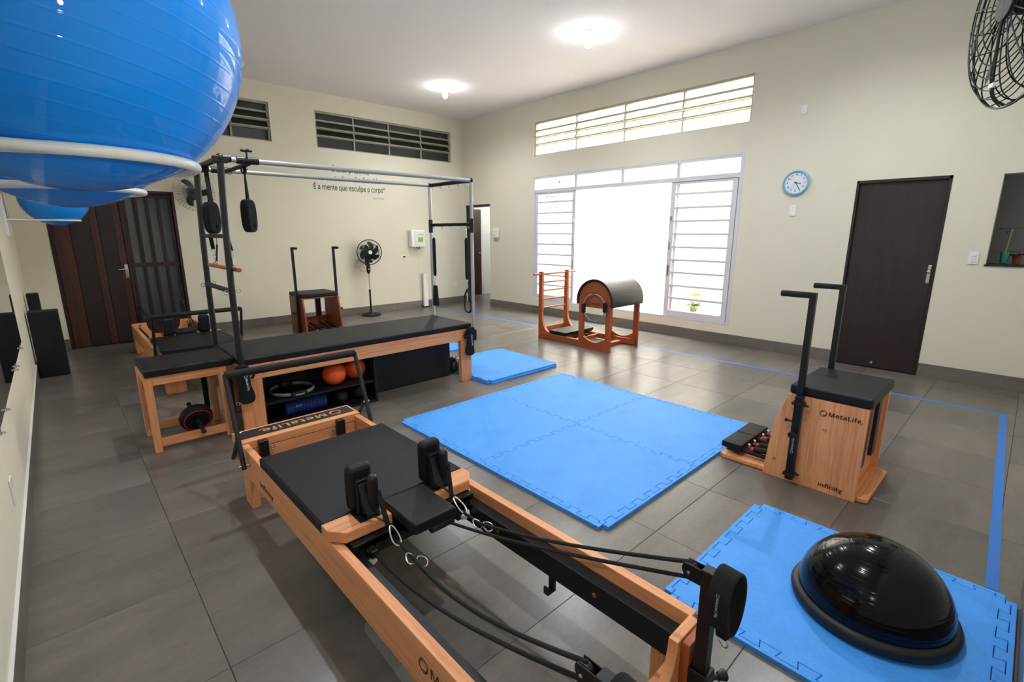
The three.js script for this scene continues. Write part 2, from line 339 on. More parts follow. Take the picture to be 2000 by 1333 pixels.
{ // door_1: plank leaf beside a fixed leaf of fluted glass, in the back wall
  const d = structure('door_1'), [x0, x1, , y1] = ob.door1;
  part(d, 'door_frame', [box(x0, x0 + 0.035, 0, y1, -0.13, 0.005), box(x1 - 0.035, x1, 0, y1, -0.13, 0.005), box(x0, x1, y1 - 0.035, y1, -0.13, 0.005), box(-5.73, -5.695, 0, y1, -0.12, -0.02)], M.doorFrame);
  const a = x0 + 0.037, b = -5.732, ws = [0.17, 0.2, 0.085, 0.16, 0.08], sum = ws.reduce((p, q) => p + q); let x = a;
  ws.forEach((w, i) => { const q = x + w / sum * (b - a); part(d, 'plank', box(x + 0.001, q - 0.001, 0.008, y1 - 0.037, -0.075 + (i % 2) * 0.004, -0.035 + (i % 2) * 0.004, 0.003, 'y'), M.plank[i % 2 ? 1 : 0]); x = q; });
  part(d, 'threshold', box(x0, x1, -0.0054, -0.0005, -0.14, -0.001, 0, 'x'), M.tiles[0]);
  const h = part(d, 'door_handle', [box(-5.775, -5.735, 0.88, 1.06, -0.036, -0.028, 0.004), rod([-5.755, 1.0, -0.03], [-5.755, 1.0, 0.02], 0.009), rod([-5.755, 1.0, 0.016], [-5.85, 0.995, 0.016], 0.009)], M.chrome);
  const c = -5.694, e = x1 - 0.036;
  const bars = [0, 1, 2, 3, 4].map((k) => c + 0.02 + (e - c - 0.04) * k / 4);
  for (const bx of bars) part(d, 'stile', box(bx - 0.017, bx + 0.017, 0.28, y1 - 0.06, -0.085, -0.045), M.doorFrame);
  for (const [p, q] of [[0.008, 0.3], [1.02, 1.075], [y1 - 0.09, y1 - 0.036]]) part(d, 'rail', box(c, e, p, q, -0.09, -0.04), M.doorFrame);
  for (let k = 0; k < 4; k++) for (const [p, q] of [[0.29, 1.03], [1.07, y1 - 0.08]]) part(d, 'pane', box(bars[k] + 0.01, bars[k + 1] - 0.01, p, q, -0.068, -0.063, 0, 'x'), M.flutedGlass);
}
{ // door_3: dark flush door in the right wall
  const d = structure('door_3'), [z0, z1, , y1] = op.door3;
  part(d, 'door_frame', [box(-0.004, 0.14, 0, y1, z0, z0 + 0.025), box(-0.004, 0.14, 0, y1, z1 - 0.028, z1), box(-0.004, 0.14, y1 - 0.032, y1, z0, z1)], M.doorBrown);
  part(d, 'door_leaf', box(0.03, 0.066, 0.006, y1 - 0.033, z0 + 0.027, z1 - 0.03, 0.002, 'y'), M.doorBrown);
  part(d, 'door_handle', [box(0.024, 0.031, 0.965, 1.075, 7.612, 7.643, 0.004), box(0.024, 0.031, 1.1, 1.15, 7.612, 7.643, 0.004), ball(0.0, 1.085, 7.628, 0.021), rod([0.03, 1.085, 7.628], [0.0, 1.085, 7.628], 0.01)], M.chrome);
  part(d, 'threshold', box(0.0, 0.15, -0.003, 0.004, z0, z1, 0), M.doorBrown);
  part(d, 'back_panel', box(0.1, 0.14, 0, y1, z0, z1, 0, 'y'), M.doorBrown);
  part(d, 'door_stop', rod([0.029, 0.06, 7.28], [0.0, 0.06, 7.28], 0.012), M.steel);
}
{ // open doorway in the far corner, dark jamb and head; corridor with a brown door behind
  const d = structure('door_2');
  part(d, 'jamb', box(-0.006, 0.15, 0, 2.0, 0.056, 0.115), std({ color: '#2a211d', roughness: 0.6 }));
  part(d, 'lintel', box(-0.012, 0.15, 1.984, 2.024, 0.05, 0.805), M.doorBrown);
}
struct('floor_corridor', box(T * 0 + 0.0, 1.9, -0.1, -0.0005, -0.9, 1.1, 0, 'x'), M.tiles[1]);
struct('wall_corridor', [box(T, 1.9, 0, 2.6, -0.9, -0.8, 0), box(1.8, 1.9, 0, 2.6, -0.8, 1.0, 0), box(T, 1.9, 0, 2.6, 1.0, 1.1, 0), box(T, 1.9, 2.6, 2.7, -0.9, 1.1, 0), box(0.052, T, 0, 2.6, -0.9, -T, 0)], std({ color: '#d2d0c8', roughness: 0.9 }));
{
  const d = structure('door_4');
  part(d, 'door_leaf', box(0.3, 1.06, 0.005, 2.0, -0.8, -0.76, 0.003, 'y'), std({ map: plankRed, color: '#b59a90', roughness: 0.5 }));
  part(d, 'door_handle', [ball(0.98, 1.0, -0.735, 0.022), rod([0.98, 1.0, -0.76], [0.98, 1.0, -0.735], 0.01)], M.chrome);
}
// courtyard outside the sliding door
struct('floor_outer', box(T, 1.4, 0.05, 0.2, 0.6, 7.6, 0, 'z'), std({ color: '#d8cfbf', roughness: 0.8, bumpMap: wallBump, bumpScale: 0.001 }));
struct('wall_outer', [box(1.3, 1.42, 0.1, 3.1, 0.5, 7.7, 0), box(T, 1.42, 0.1, 2.6, 7.6, 7.7, 0)], std({ color: '#e9e6de', roughness: 0.9 }));
{
  const w = structure('window_6'), F = std({ color: '#8d918c', roughness: 0.5 });
  part(w, 'window_frame', [box(1.27, 1.3, 2.45, 2.5, 0.93, 1.5), box(1.27, 1.3, 1.96, 1.99, 0.93, 1.5), box(1.27, 1.3, 1.96, 2.5, 0.93, 0.96), box(1.27, 1.3, 1.96, 2.5, 1.47, 1.5)], F);
  for (let k = 0; k < 4; k++) part(w, 'pane', bar([1.255, 1.99 + k * 0.115, 1.215], [1.285, 2.09 + k * 0.115, 1.215], 0.006, 0.51, 0), std({ color: '#5f6f6a', roughness: 0.2 }));
}

// ---------------------------------------------------------------- shared small hardware
function carabiner(L = 0.06, W = 0.024, r = 0.0035) {           // hangs from its top at the origin, in the x-y plane
  const pts = []; for (let i = 0; i < 20; i++) { const a = i / 20 * 2 * Math.PI, s = Math.sin(a), c = Math.cos(a); pts.push([c * W / 2 * (1 - 0.25 * s), -L / 2 + s * L / 2, 0]); }
  return hose(pts, r, 36, 8, true);
}
const eye = (x, y, z, r = 0.012, turn = 0) => torus(r, 0.0028, 18, 6).rotateY(turn).translate(x, y - r, z);
const moved = (g, x, y, z) => g.translate(x, y, z);

// ---------------------------------------------------------------- reformers
function makeReformer(label, pos, turn, carriage) {             // foot end at z = 0, pulley end at z = 2.45
  const t = thing('pilates_reformer', label, 'reformer', pos, turn, 'pilates reformers');
  const c0 = carriage;
  for (const s of [-1, 1]) {
    part(t, 'side_rail', box(s > 0 ? 0.304 : -0.339, s > 0 ? 0.339 : -0.304, 0.19, 0.356, 0.0, 2.42, 0.003, 'z'), M.wood);
    part(t, 'track', [box(s > 0 ? 0.252 : -0.304, s > 0 ? 0.304 : -0.252, 0.215, 0.306, c0 + 0.1, 2.4, 0.002)], M.black);
    for (const z of [0.6, 1.6, 2.1]) part(t, 'bolt', moved(lathe([[0, 0.003], [0.006, 0.003], [0.009, 0]], 14).rotateZ(s * Math.PI / 2), s * 0.2515, 0.262, z), M.brass);
    part(t, 'leg', [box(s > 0 ? 0.295 : -0.337, s > 0 ? 0.337 : -0.295, 0, 0.2, 0.13, 0.245, 0.004, 'y'), box(s > 0 ? 0.18 : -0.295, s > 0 ? 0.295 : -0.18, 0, 0.2, 0.13, 0.155, 0.003, 'y')], M.wood);
    part(t, 'leg', [box(s > 0 ? 0.295 : -0.337, s > 0 ? 0.337 : -0.295, 0, 0.2, 2.3, 2.415, 0.004, 'y'), box(s > 0 ? 0.15 : -0.295, s > 0 ? 0.295 : -0.15, 0, 0.2, 2.375, 2.4, 0.003, 'y')], M.wood);
    part(t, 'corner_block', box(s > 0 ? 0.2 : -0.334, s > 0 ? 0.334 : -0.2, 0.04, 0.352, 2.443, 2.468, 0.003, 'y'), M.woodRed);
    // pulley post, its bracket, clamp and pulley
    const px = s > 0 ? 0.226 : -0.238;
    part(t, 'pulley_post', box(px - 0.018, px + 0.018, 0.06, 0.6, 2.476, 2.512, 0.003, 'y'), M.black);
    part(t, 'post_bracket', [box(px - 0.026, px + 0.026, 0.05, 0.285, 2.467, 2.522, 0.003, 'y')], M.black);
    part(t, 'clamp_knob', [rod([px + 0.02, 0.235, 2.5], [px + 0.065, 0.228, 2.52], 0.008), rod([px + 0.06, 0.229, 2.518], [px + 0.085, 0.225, 2.529], 0.011, 16, 0.017)], M.black);
    const pu = part(t, 'pulley', [box(px - 0.015, px - 0.011, 0.546, 0.594, 2.425, 2.49, 0.006), box(px + 0.011, px + 0.015, 0.546, 0.594, 2.425, 2.49, 0.006), rod([px - 0.01, 0.57, 2.44], [px + 0.01, 0.57, 2.44], 0.024, 24)], M.black);
    part(pu, 'axle', rod([px - 0.018, 0.57, 2.44], [px + 0.018, 0.57, 2.44], 0.005), M.chrome);
  }
  for (const z of [1.12, 1.9]) for (const s of [-1, 1]) part(t, 'hook', [box(s * 0.262 - 0.008, s * 0.262 + 0.008, 0.155, 0.22, z - 0.012, z + 0.012, 0.001), box(Math.min(s * 0.262, s * 0.228), Math.max(s * 0.262, s * 0.228), 0.155, 0.163, z - 0.012, z + 0.012, 0.001), box(s * 0.23 - 0.004, s * 0.23 + 0.004, 0.155, 0.185, z - 0.012, z + 0.012, 0.001)], M.black);
  // foot end: lower board, upper beam, black inlay with lettering
  part(t, 'end_board', [box(-0.304, 0.304, 0.185, 0.318, 0.15, 0.178, 0.002, 'x'), box(-0.304, 0.304, 0.185, 0.318, 0.002, 0.03, 0.002, 'x')], M.wood);
  part(t, 'top_beam', box(-0.342, 0.342, 0.321, 0.368, -0.004, 0.182, 0.003, 'x'), M.wood);
  const inl = part(t, 'inlay', box(-0.33, 0.33, 0.366, 0.3686, 0.014, 0.135, 0.0003, 'x'), M.laminate);
  print(inl, 'lettering', 0.5, 0.1, 2000, brandPrint('#c98d5e'), [0.02, 0.3686, 0.075], [-1, 0, 0], [0, 0, 1]);
  for (const x of [-0.235, 0.205]) part(t, 'stopper', box(x - 0.024, x + 0.024, 0.255, 0.362, 0.178, 0.215, 0.005), M.black);
  for (const x of [-0.19, 0.165]) part(t, 'eye_bolt', [eye(x, 0.318, 0.196), rod([x, 0.3, 0.176], [x, 0.3, 0.196], 0.003)], M.chrome);
  // foot bar
  const fb = part(t, 'foot_bar', rod([-0.362, 0.742, 0.125], [0.362, 0.742, 0.125], 0.021, 24), M.rubber);
  for (const s of [-1, 1]) {
    part(fb, 'arm', [rod([s * 0.362, 0.748, 0.123], [s * 0.366, 0.27, 0.305], 0.0125), rod([s * 0.362, 0.742, 0.125], [s * 0.335, 0.742, 0.125], 0.0125)], M.black);
    part(fb, 'strut', rod([s * 0.352, 0.45, 0.236], [s * 0.356, 0.235, 0.035], 0.0115), M.black);
    part(fb, 'bolt', [rod([s * 0.335, 0.288, 0.297], [s * 0.39, 0.288, 0.297], 0.007), rod([s * 0.336, 0.288, 0.297], [s * 0.352, 0.288, 0.297], 0.011), rod([s * 0.345, 0.45, 0.236], [s * 0.385, 0.45, 0.236], 0.006), rod([s * 0.338, 0.245, 0.04], [s * 0.362, 0.245, 0.04], 0.008)], M.chrome);
  }
  // carriage
  const c = carriage;
  part(t, 'carriage_pad', box(-0.346, 0.318, 0.357, 0.408, c, c + 0.755, 0.012), M.vinyl);
  const cf = part(t, 'carriage_frame', [box(-0.24, 0.22, 0.29, 0.357, c + 0.02, c + 0.9, 0.003), box(-0.27, -0.2, 0.255, 0.35, c + 0.84, c + 0.9, 0.003), box(0.18, 0.25, 0.255, 0.35, c + 0.84, c + 0.9, 0.003), box(-0.29, 0.27, 0.33, 0.357, c + 0.755, c + 0.9, 0.003)], M.black);
  for (const [x, z] of [[-0.278, c + 0.83], [0.278, c + 0.83], [-0.278, c + 0.1], [0.278, c + 0.1]]) { part(cf, 'wheel', [rod([x - 0.012, 0.332, z], [x + 0.012, 0.332, z], 0.026, 24)], M.plastic); part(cf, 'wheel', moved(rod([0, -0.012, 0], [0, 0.012, 0], 0.026, 24).rotateZ(0.35), x * 0.8, 0.27, z + 0.06), M.plastic); }
  for (const s of [-1, 1]) {
    const ox = -0.014, P = s < 0 ? [[-0.346, 0.757], [-0.346, 0.81], [-0.3, 0.868], [-0.112, 0.868], [-0.112, 0.757]] : [[0.318, 0.757], [0.318, 0.81], [0.272, 0.868], [0.086, 0.868], [0.086, 0.757]];
    part(t, 'shoulder_board', extY(poly(P.map(([x, z]) => [x, z + c])), 0.361, 0.406, 0.003, 'x'), M.wood);
    const bx = s < 0 ? -0.185 : 0.145, z = c + 0.79;
    const sr = part(t, 'shoulder_rest', [box(bx - 0.048, bx + 0.048, 0.404, 0.41, z - 0.03, z + 0.06, 0.002), bar([bx - s * 0.01, 0.41, z + 0.04], [bx, 0.53, z - 0.005], 0.05, 0.03), box(bx - 0.03, bx + 0.03, 0.41, 0.55, z - 0.02, z + 0.008, 0.004)], M.black);
    part(sr, 'pad', box(bx - 0.052, bx + 0.052, 0.412, 0.6, z - 0.068, z - 0.014, 0.026), M.vinyl);
    part(sr, 'peg', [rod([bx + 0.022, 0.41, z + 0.032], [bx + 0.022, 0.555, z + 0.032], 0.022, 24), ball(bx + 0.022, 0.553, z + 0.032, 0.022)], M.black);
  }
  part(t, 'headrest', box(-0.11, 0.078, 0.385, 0.43, c + 0.79, c + 1.035, 0.008), M.vinyl);
  part(t, 'headrest_bracket', [box(-0.09, 0.06, 0.345, 0.386, c + 0.8, c + 0.95, 0.004), rod([-0.03, 0.37, c + 1.01], [0.074, 0.37, c + 1.01], 0.02, 20)], M.black);
  if (c < 0.4) for (let k = 0; k < 5; k++) { const x = -0.2 + k * 0.1; const sp = part(t, 'spring', [rod([x, 0.25, 0.22], [x, 0.25, c + 0.3], 0.014, 12), ], M.steel); part(sp, 'spring_hook', [torus(0.014, 0.003, 16, 6).translate(x, 0.262, 0.208)], M.chrome); }
  // pulley end board: high at the sides, dipping in the middle
  const e = [[-0.304, 0.17], [0.304, 0.17], [0.304, 0.358]];
  for (let k = 0; k <= 12; k++) { const u = k / 12 * Math.PI / 2; e.push([0.07 + 0.112 * Math.cos(u), 0.358 - 0.155 * Math.sin(u)]); }
  for (let k = 12; k >= 0; k--) { const u = k / 12 * Math.PI / 2; e.push([-0.07 - 0.112 * Math.cos(u), 0.358 - 0.155 * Math.sin(u)]); }
  e.push([-0.304, 0.358]);
  const eb = part(t, 'pulley_board', extZ(poly(e), 2.412, 2.442, 0.003, 'x'), M.wood);
  for (const s of [-1, 1]) for (const y of [0.235, 0.325]) part(eb, 'screw_cap', rod([s * 0.255, y, 2.405], [s * 0.255, y, 2.413], 0.009), M.black);
  // ropes with clips from the shoulder rests to the pulleys, returning under the carriage
  for (const s of [-1, 1]) {
    const px = s > 0 ? 0.226 : -0.238, bx = s < 0 ? -0.185 : 0.145, z = c + 0.79, cl = [s < 0 ? -0.15 : 0.145, 0.385, c + 0.925], cr = [cl[0] + s * 0.005, 0.35, cl[2] + 0.16];
    part(t, 'strap', [bar([bx + 0.04, 0.5, z + 0.04], [cl[0] - 0.01, 0.4, cl[2]], 0.02, 0.003), bar([bx - 0.03, 0.44, z + 0.05], [cl[0] + 0.006, 0.4, cl[2]], 0.02, 0.003)], M.webbing);
    part(t, 'carabiner', moved(carabiner(0.085, 0.03, 0.004).rotateX(-1.0).rotateY(s * 0.1), cl[0], cl[1] + 0.012, cl[2]), M.chrome);
    part(t, 'rope_clip', [moved(carabiner(0.045, 0.03, 0.003).rotateX(-1.1), cr[0] - 0.01, cr[1] + 0.01, cr[2] - 0.02), moved(carabiner(0.045, 0.03, 0.003).rotateX(-1.1).rotateZ(0.6), cr[0] + 0.012, cr[1], cr[2] + 0.012)], M.chrome);
    const P = [px, 0.594, 2.44], sag = s < 0 ? 0.07 : 0.025, line = (q, e) => [0, 0.12, 0.3, 0.5, 0.7, 0.88, 1].map((u) => [q[0] + (e[0] - q[0]) * u, q[1] + (e[1] - q[1]) * u - sag * 4 * u * (1 - u) * (1 - 0.4 * u), q[2] + (e[2] - q[2]) * u]);
    part(t, 'rope', hose([[cl[0], 0.355, cl[2] + 0.05], ...line([cr[0], cr[1], cr[2]], P)], 0.0062, 70), M.rope);
    part(t, 'rope', hose(line([s > 0 ? 0.088 : -0.224, 0.315, c + 0.93], [px, 0.546, 2.44]), 0.0062, 70), M.rope);
    const rx = s > 0 ? 0.088 : -0.224;
    part(t, 'rope_cleat', [box(rx - 0.015, rx + 0.015, 0.3, 0.332, c + 0.87, c + 0.94, 0.006), rod([rx - 0.02, 0.315, c + 0.905], [rx + 0.02, 0.315, c + 0.905], 0.012)], M.black);
  }
  return t;
}
const reformer = makeReformer('wooden reformer nearest the camera, with black carriage, ropes and raised foot bar', [-5.534, 0, 5.4], 0, 0.52);
print(reformer, 'lettering', 0.3, 0.065, 2400, brandPrint('#17120f', true), [-0.339, 0.282, 2.075], [0, 0, 1], [0, 1, 0]);
print(reformer, 'lettering', 0.22, 0.055, 2400, lineName('#17120f'), [-0.339, 0.245, 0.565], [0, 0, 1], [0, 1, 0]);
makeReformer('wooden reformer in the back corner, half hidden behind the trapeze table', [-5.534, 0, 3.15], Math.PI, 0.215);

function loopStrap(label, pos, turn) {                          // padded loop hanging by its top, opening along z
  const t = thing('foot_strap', label, 'strap', pos, turn, 'padded loop straps on the near reformer');
  const outer = [], inner = [], n = 40, X = (a, k) => Math.cos(a) * (0.05 - k) * (1 + 0.1 * Math.sin(a)), Y = (a, k) => -0.094 + Math.sin(a) * (0.094 - k);
  for (let i = 0; i < n; i++) { const a = i / n * 2 * Math.PI; outer.push([X(a, 0), Y(a, 0)]); inner.push([X(a, 0.011), Y(a, 0.011)]); }
  part(t, 'padded_loop', extZ(poly(outer, [inner]), -0.029, 0.029, 0.005), M.neoprene);
  part(t, 'tab', box(-0.012, 0.012, -0.206, -0.178, -0.016, 0.016, 0.004), M.webbing);
  part(t, 'd_ring', moved(torus(0.019, 0.002, 28, 8).scale(1.2, 0.9, 1).rotateY(1.1), 0.0, -0.214, 0), M.chrome);
  print(t, 'lettering', 0.075, 0.014, 5000, brandPrint('#cfd2d6', true), [-0.0485, -0.085, 0], [0, -1, 0], [0, 0, 1], { lift: 0.0025 });
  return t;
}
loopStrap('black padded loop strap with metal ring, on the right pulley post of the near reformer', [-5.308, 0.628, 7.942], -0.1);
loopStrap('black padded strap at the bottom picture edge, on the left post of the near reformer', [-5.772, 0.62, 7.942], -0.1);

// ---------------------------------------------------------------- trapeze table with its tower, and the bench at its end
{
  const t = thing('trapeze_table', 'long wooden trapeze table with black mattress and a steel and black tower frame', 'trapeze table', [-4.545, 0, 4.23]);
  const w = (g) => g.translate(4.545, 0, -4.23);
  part(t, 'mattress', w(box(-5.605, -3.485, 0.538, 0.59, 3.885, 4.575, 0.014)), M.vinyl);
  for (const [a, b] of [[4.53, 4.57], [3.89, 3.93]]) part(t, 'apron', w(box(-5.6, -3.49, 0.425, 0.537, a, b, 0.003, 'x')), M.wood);
  for (const [a, b] of [[-5.6, -5.56], [-3.53, -3.49]]) part(t, 'apron', w(box(a, b, 0.425, 0.537, 3.93, 4.53, 0.003, 'z')), M.wood);
  part(t, 'bed_board', w(box(-5.58, -3.5, 0.515, 0.538, 3.92, 4.54, 0.002, 'x')), M.wood);
  for (const [a, b] of [[-5.615, -5.465], [-3.622, -3.492]]) for (const [c, d] of [[4.522, 4.572], [3.888, 3.938]]) part(t, 'leg', w(box(a, b, 0, 0.424, c, d, 0.003, 'y')), M.wood);
  part(t, 'lower_rail', w(box(-5.5, -3.6, 0.05, 0.12, 3.895, 3.92, 0.003, 'x')), M.wood);
  print(t, 'lettering', 0.3, 0.075, 2000, brandPrint('#1b120d'), [-5.33 + 4.545, 0.49, 4.57 - 4.23], [1, 0, 0], [0, 1, 0]);
  // tower
  const LX = -5.59, RX = -3.462, H = 1.958;
  for (const [z, bend] of [[4.585, 1], [3.885, 1]]) {
    part(t, 'black_post', w(hose([[LX - 0.005, 0.43, z], [LX - 0.004, 1.0, z], [LX + 0.006, 1.5, z], [LX + 0.025, H, z]], 0.021, 30, 14)), M.black);
    part(t, 'steel_post', w(rod([RX, 0.44, z - 0.01], [RX, H, z - 0.01], 0.0165, 20)), M.steel);
    part(t, 'top_rail', w(rod([LX + 0.03, H - 0.005, z], [RX, H, z - 0.01], 0.0165, 20)), M.steel);
    part(t, 'joint', w(ball(RX, H, z - 0.01, 0.024)), M.black);
    part(t, 'joint', [w(ball(LX + 0.025, H, z, 0.028)), w(rod([LX + 0.03, H, z], [LX + 0.09, H, z], 0.023)), w(box(LX - 0.02, LX + 0.07, H - 0.03, H + 0.012, z - 0.024, z + 0.024, 0.006))], M.black);
    part(t, 'sliding_sleeve', w(rod([RX, 1.475, z - 0.01], [RX, 1.61, z - 0.01], 0.0225, 20)), M.black);
    const sl = part(t, 'rail_sleeve', w(rod([LX + 0.12, H - 0.004, z], [LX + 0.26, H - 0.002, z], 0.0235, 20)), M.black);
    part(sl, 'clamp_knob', [w(rod([LX + 0.19, H + 0.02, z], [LX + 0.19, H + 0.055, z], 0.006)), w(rod([LX + 0.155, H + 0.062, z - 0.005], [LX + 0.225, H + 0.062, z + 0.005], 0.009)), w(rod([LX + 0.187, H + 0.062, z - 0.03], [LX + 0.193, H + 0.062, z + 0.03], 0.008))], M.black);
    part(t, 'post_socket', w(box(LX - 0.04, LX + 0.03, 0.4, 0.53, Math.min(z, z > 4.2 ? z - 0.02 : z + 0.02) - 0.012, Math.max(z, z > 4.2 ? z - 0.02 : z + 0.02) + 0.012, 0.004)), M.black);
    part(t, 'post_socket', w(box(RX - 0.035, RX + 0.022, 0.41, 0.52, z - 0.032, z + 0.01, 0.004)), M.black);
  }
  const z0 = 3.885, z1 = 4.585;
  part(t, 'cross_tube', [w(rod([LX + 0.025, H, z0], [LX + 0.025, H, z1], 0.02))], M.black);
  part(t, 'cross_tube', [w(rod([LX + 0.2, H - 0.02, z0], [LX + 0.2, H - 0.02, z1], 0.014))], M.black);
  part(t, 'cross_tube', [w(rod([RX, H, z0 - 0.01], [RX, H, z1 - 0.01], 0.019))], M.black);
  part(t, 'cross_tube', [w(rod([RX, 1.555, z0 - 0.01], [RX, 1.555, z1 - 0.01], 0.0165))], M.black);
  part(t, 'cross_tube', [w(rod([LX + 0.004, 1.455, z0], [LX + 0.004, 1.455, z1], 0.014))], M.black);
  part(t, 'cross_tube', [w(rod([LX - 0.004, 1.08, z0], [LX - 0.004, 1.08, z1], 0.018))], M.black);
  for (let k = 0; k < 5; k++) { const z = z0 + 0.045 + k * 0.149; part(t, 'eye_bolt', w(eye(RX, H - 0.017, z, 0.013, Math.PI / 2)), M.chrome); part(t, 'eye_bolt', w(eye(RX, 1.54, z, 0.012, Math.PI / 2)), M.chrome); part(t, 'eye_bolt', w(eye(LX + 0.2, H - 0.03, z, 0.012, Math.PI / 2)), M.chrome); }
  for (const z of [z0, z1]) { part(t, 'eye_bolt', w(torus(0.014, 0.0028, 18, 6).translate(LX - 0.038, 1.075, z)), M.chrome); part(t, 'eye_bolt', w(torus(0.014, 0.0028, 18, 6).translate(LX + 0.036, 1.085, z)), M.chrome); }
  part(t, 'eye_bolt', [w(torus(0.013, 0.0028, 18, 6).translate(-5.66, 0.5, 4.6)), w(torus(0.013, 0.0028, 18, 6).rotateY(0.9).translate(-5.645, 0.485, 4.61))], M.chrome);
  part(t, 'eye_bolt', [w(torus(0.011, 0.0026, 18, 6).translate(-5.645, 0.27, 4.578)), w(torus(0.011, 0.0026, 18, 6).rotateY(0.9).translate(-5.625, 0.275, 4.58))], M.chrome);
}
{
  const t = thing('bench', 'narrow wooden bench with black pad at the left end of the trapeze table', 'bench', [-5.88, 0, 4.235]);
  const w = (g) => g.translate(5.88, 0, -4.235);
  part(t, 'pad', w(box(-6.145, -5.612, 0.535, 0.59, 4.01, 4.462, 0.013)), M.vinyl);
  for (const z of [4.41, 4.02]) { part(t, 'apron', w(box(-6.105, -5.66, 0.475, 0.536, z, z + 0.03, 0.003, 'x')), M.wood); part(t, 'lower_rail', w(box(-6.105, -5.7, 0.035, 0.092, z, z + 0.028, 0.003, 'x')), M.wood); }
  part(t, 'apron', w(box(-6.145, -6.12, 0.475, 0.536, 4.05, 4.41, 0.003, 'z')), M.wood);
  for (const x of [-6.15, -5.71]) for (const z of [4.402, 4.012]) part(t, 'leg', w(box(x, x + 0.045, 0, 0.535, z, z + 0.045, 0.004, 'y')), M.wood);
}
// padded cuffs slipped over the corners of the table
function cuff(label, pos, k) {
  const t = thing('padded_cuff', label, 'cuff', pos, 0, 'padded cuffs at the table corners');
  const s = new THREE.Shape(); s.moveTo(-0.05, 0); s.bezierCurveTo(-0.055, -0.08, -0.03, -0.12, -0.045, -0.24); s.bezierCurveTo(-0.05, -0.28, 0.0, -0.285, 0.04, -0.27); s.bezierCurveTo(0.07, -0.25, 0.055, -0.2, 0.04, -0.15); s.bezierCurveTo(0.03, -0.1, 0.04, -0.05, 0.035, 0); s.bezierCurveTo(0.02, 0.02, -0.04, 0.02, -0.05, 0);
  part(t, 'pad', remap(ext(s, 0.035, 0.01), (X, Y, Z) => [X * k, Y, Z], k < 0), M.neoprene);
  print(t, 'lettering', 0.12, 0.03, 2600, brandPrint('#d9dadd'), [0.012, -0.12, 0.035], [0.1, -0.995, 0], [0.995, 0.1, 0]);
  part(t, 'strap', [bar([0.02 * k, 0.0, 0.02], [0.07 * k, -0.07, 0.01], 0.022, 0.004), bar([0.07 * k, -0.07, 0.01], [0.05 * k, -0.1, 0.014], 0.022, 0.004)], M.webbing);
}
cuff('black padded cuff on the left corner post of the trapeze table, behind the foot bar', [-5.595, 0.548, 4.605], 1);
cuff('black padded cuff on the right near leg of the trapeze table', [-3.535, 0.545, 4.59], -1);

// springs, slings and bar hanging in the tower
function hangingSpring(label, z, handle) {
  const t = thing('hanging_spring', label, 'spring', [-3.466, 1.517, z], 0, 'springs hanging from the steel end of the tower');
  part(t, 'carabiner', [carabiner(0.07, 0.024).rotateY(0.9), torus(0.01, 0.003, 16, 6).translate(0, -0.082, 0)], M.chrome);
  part(t, 'spring', lathe([[0.001, -0.09], [0.008, -0.092], [0.0165, -0.11], [0.0175, -0.3], [0.0165, -0.48], [0.008, -0.5], [0.001, -0.502]], 18), M.neoprene);
  part(t, 'carabiner', [torus(0.01, 0.003, 16, 6).translate(0, -0.51, 0), moved(carabiner(0.08, 0.03).rotateY(0.5), 0, -0.52, 0)], M.chrome);
  if (handle) part(t, 'handle', [hose([[0, -0.6, 0], [0.01, -0.66, -0.05], [0.01, -0.75, -0.06], [0, -0.815, -0.03], [0, -0.83, 0.02], [0, -0.79, 0.06], [0, -0.68, 0.04], [0, -0.6, 0.005]], 0.009, 50, 10)], M.rubber);
  else part(t, 'sling', uvM(remap(ext(poly([[-0.022, 0], [0.022, 0], [0.045, -0.2], [0.036, -0.225], [-0.036, -0.225], [-0.045, -0.2]]), 0.03, 0.008), (X, Y, Z) => [Z - 0.015, Y - 0.6, -X]), 'y'), M.neoprene);
}
hangingSpring('black sleeved spring with a flat padded sling, beside the far steel tower post', 3.93, false);
hangingSpring('black sleeved spring ending in a round loop handle, beside the near steel post', 4.49, true);
function hangingSling(label, x, z, yTop, yPad, yEnd, turn, wide) {
  const t = thing('hanging_sling', label, 'sling', [x, yTop, z], turn, 'fluffy slings hanging from the black tower end');
  const L = yTop - yPad;
  part(t, 'strap', [bar([0, 0.028, 0], [0, -L, 0.012], wide, 0.004), bar([0, 0.028, 0.006], [0.012, -L, -0.012], wide * 0.6, 0.004), torus(0.026, 0.006, 18, 6)], M.webbing);
  const o = [], n = 30; for (let i = 0; i < n; i++) { const a = i / n * 2 * Math.PI; o.push([Math.sign(Math.cos(a)) * Math.abs(Math.cos(a)) ** 0.7 * 0.058, -L - 0.105 + Math.sign(Math.sin(a)) * Math.abs(Math.sin(a)) ** 0.7 * 0.115]); }
  part(t, 'padded_loop', extZ(poly(o, [[[0.006, -L - 0.19], [0.012, -L - 0.18], [0.012, -L - 0.165], [0.006, -L - 0.16], [0.0, -L - 0.175]]]), -0.03, 0.03, 0.012), std({ color: '#0c0b0c', roughness: 1 }));
  if (yEnd) part(t, 'strap_tail', [bar([0.02, -L - 0.2, 0], [0.01, -L - 0.3, 0.004], 0.036, 0.004), bar([0.01, -L - 0.298, 0.004], [-0.02, -L - 0.42, 0.01], 0.03, 0.004)], M.webbing);
}
hangingSling('fluffy black sling between the black posts, its strap tail reaching the wooden bar', -5.565, 4.16, 1.93, 1.69, 1, 0.6, 0.042);
hangingSling('fluffy black sling hanging right of the near black post', -5.392, 4.45, 1.91, 1.7, 0, 0.75, 0.02);
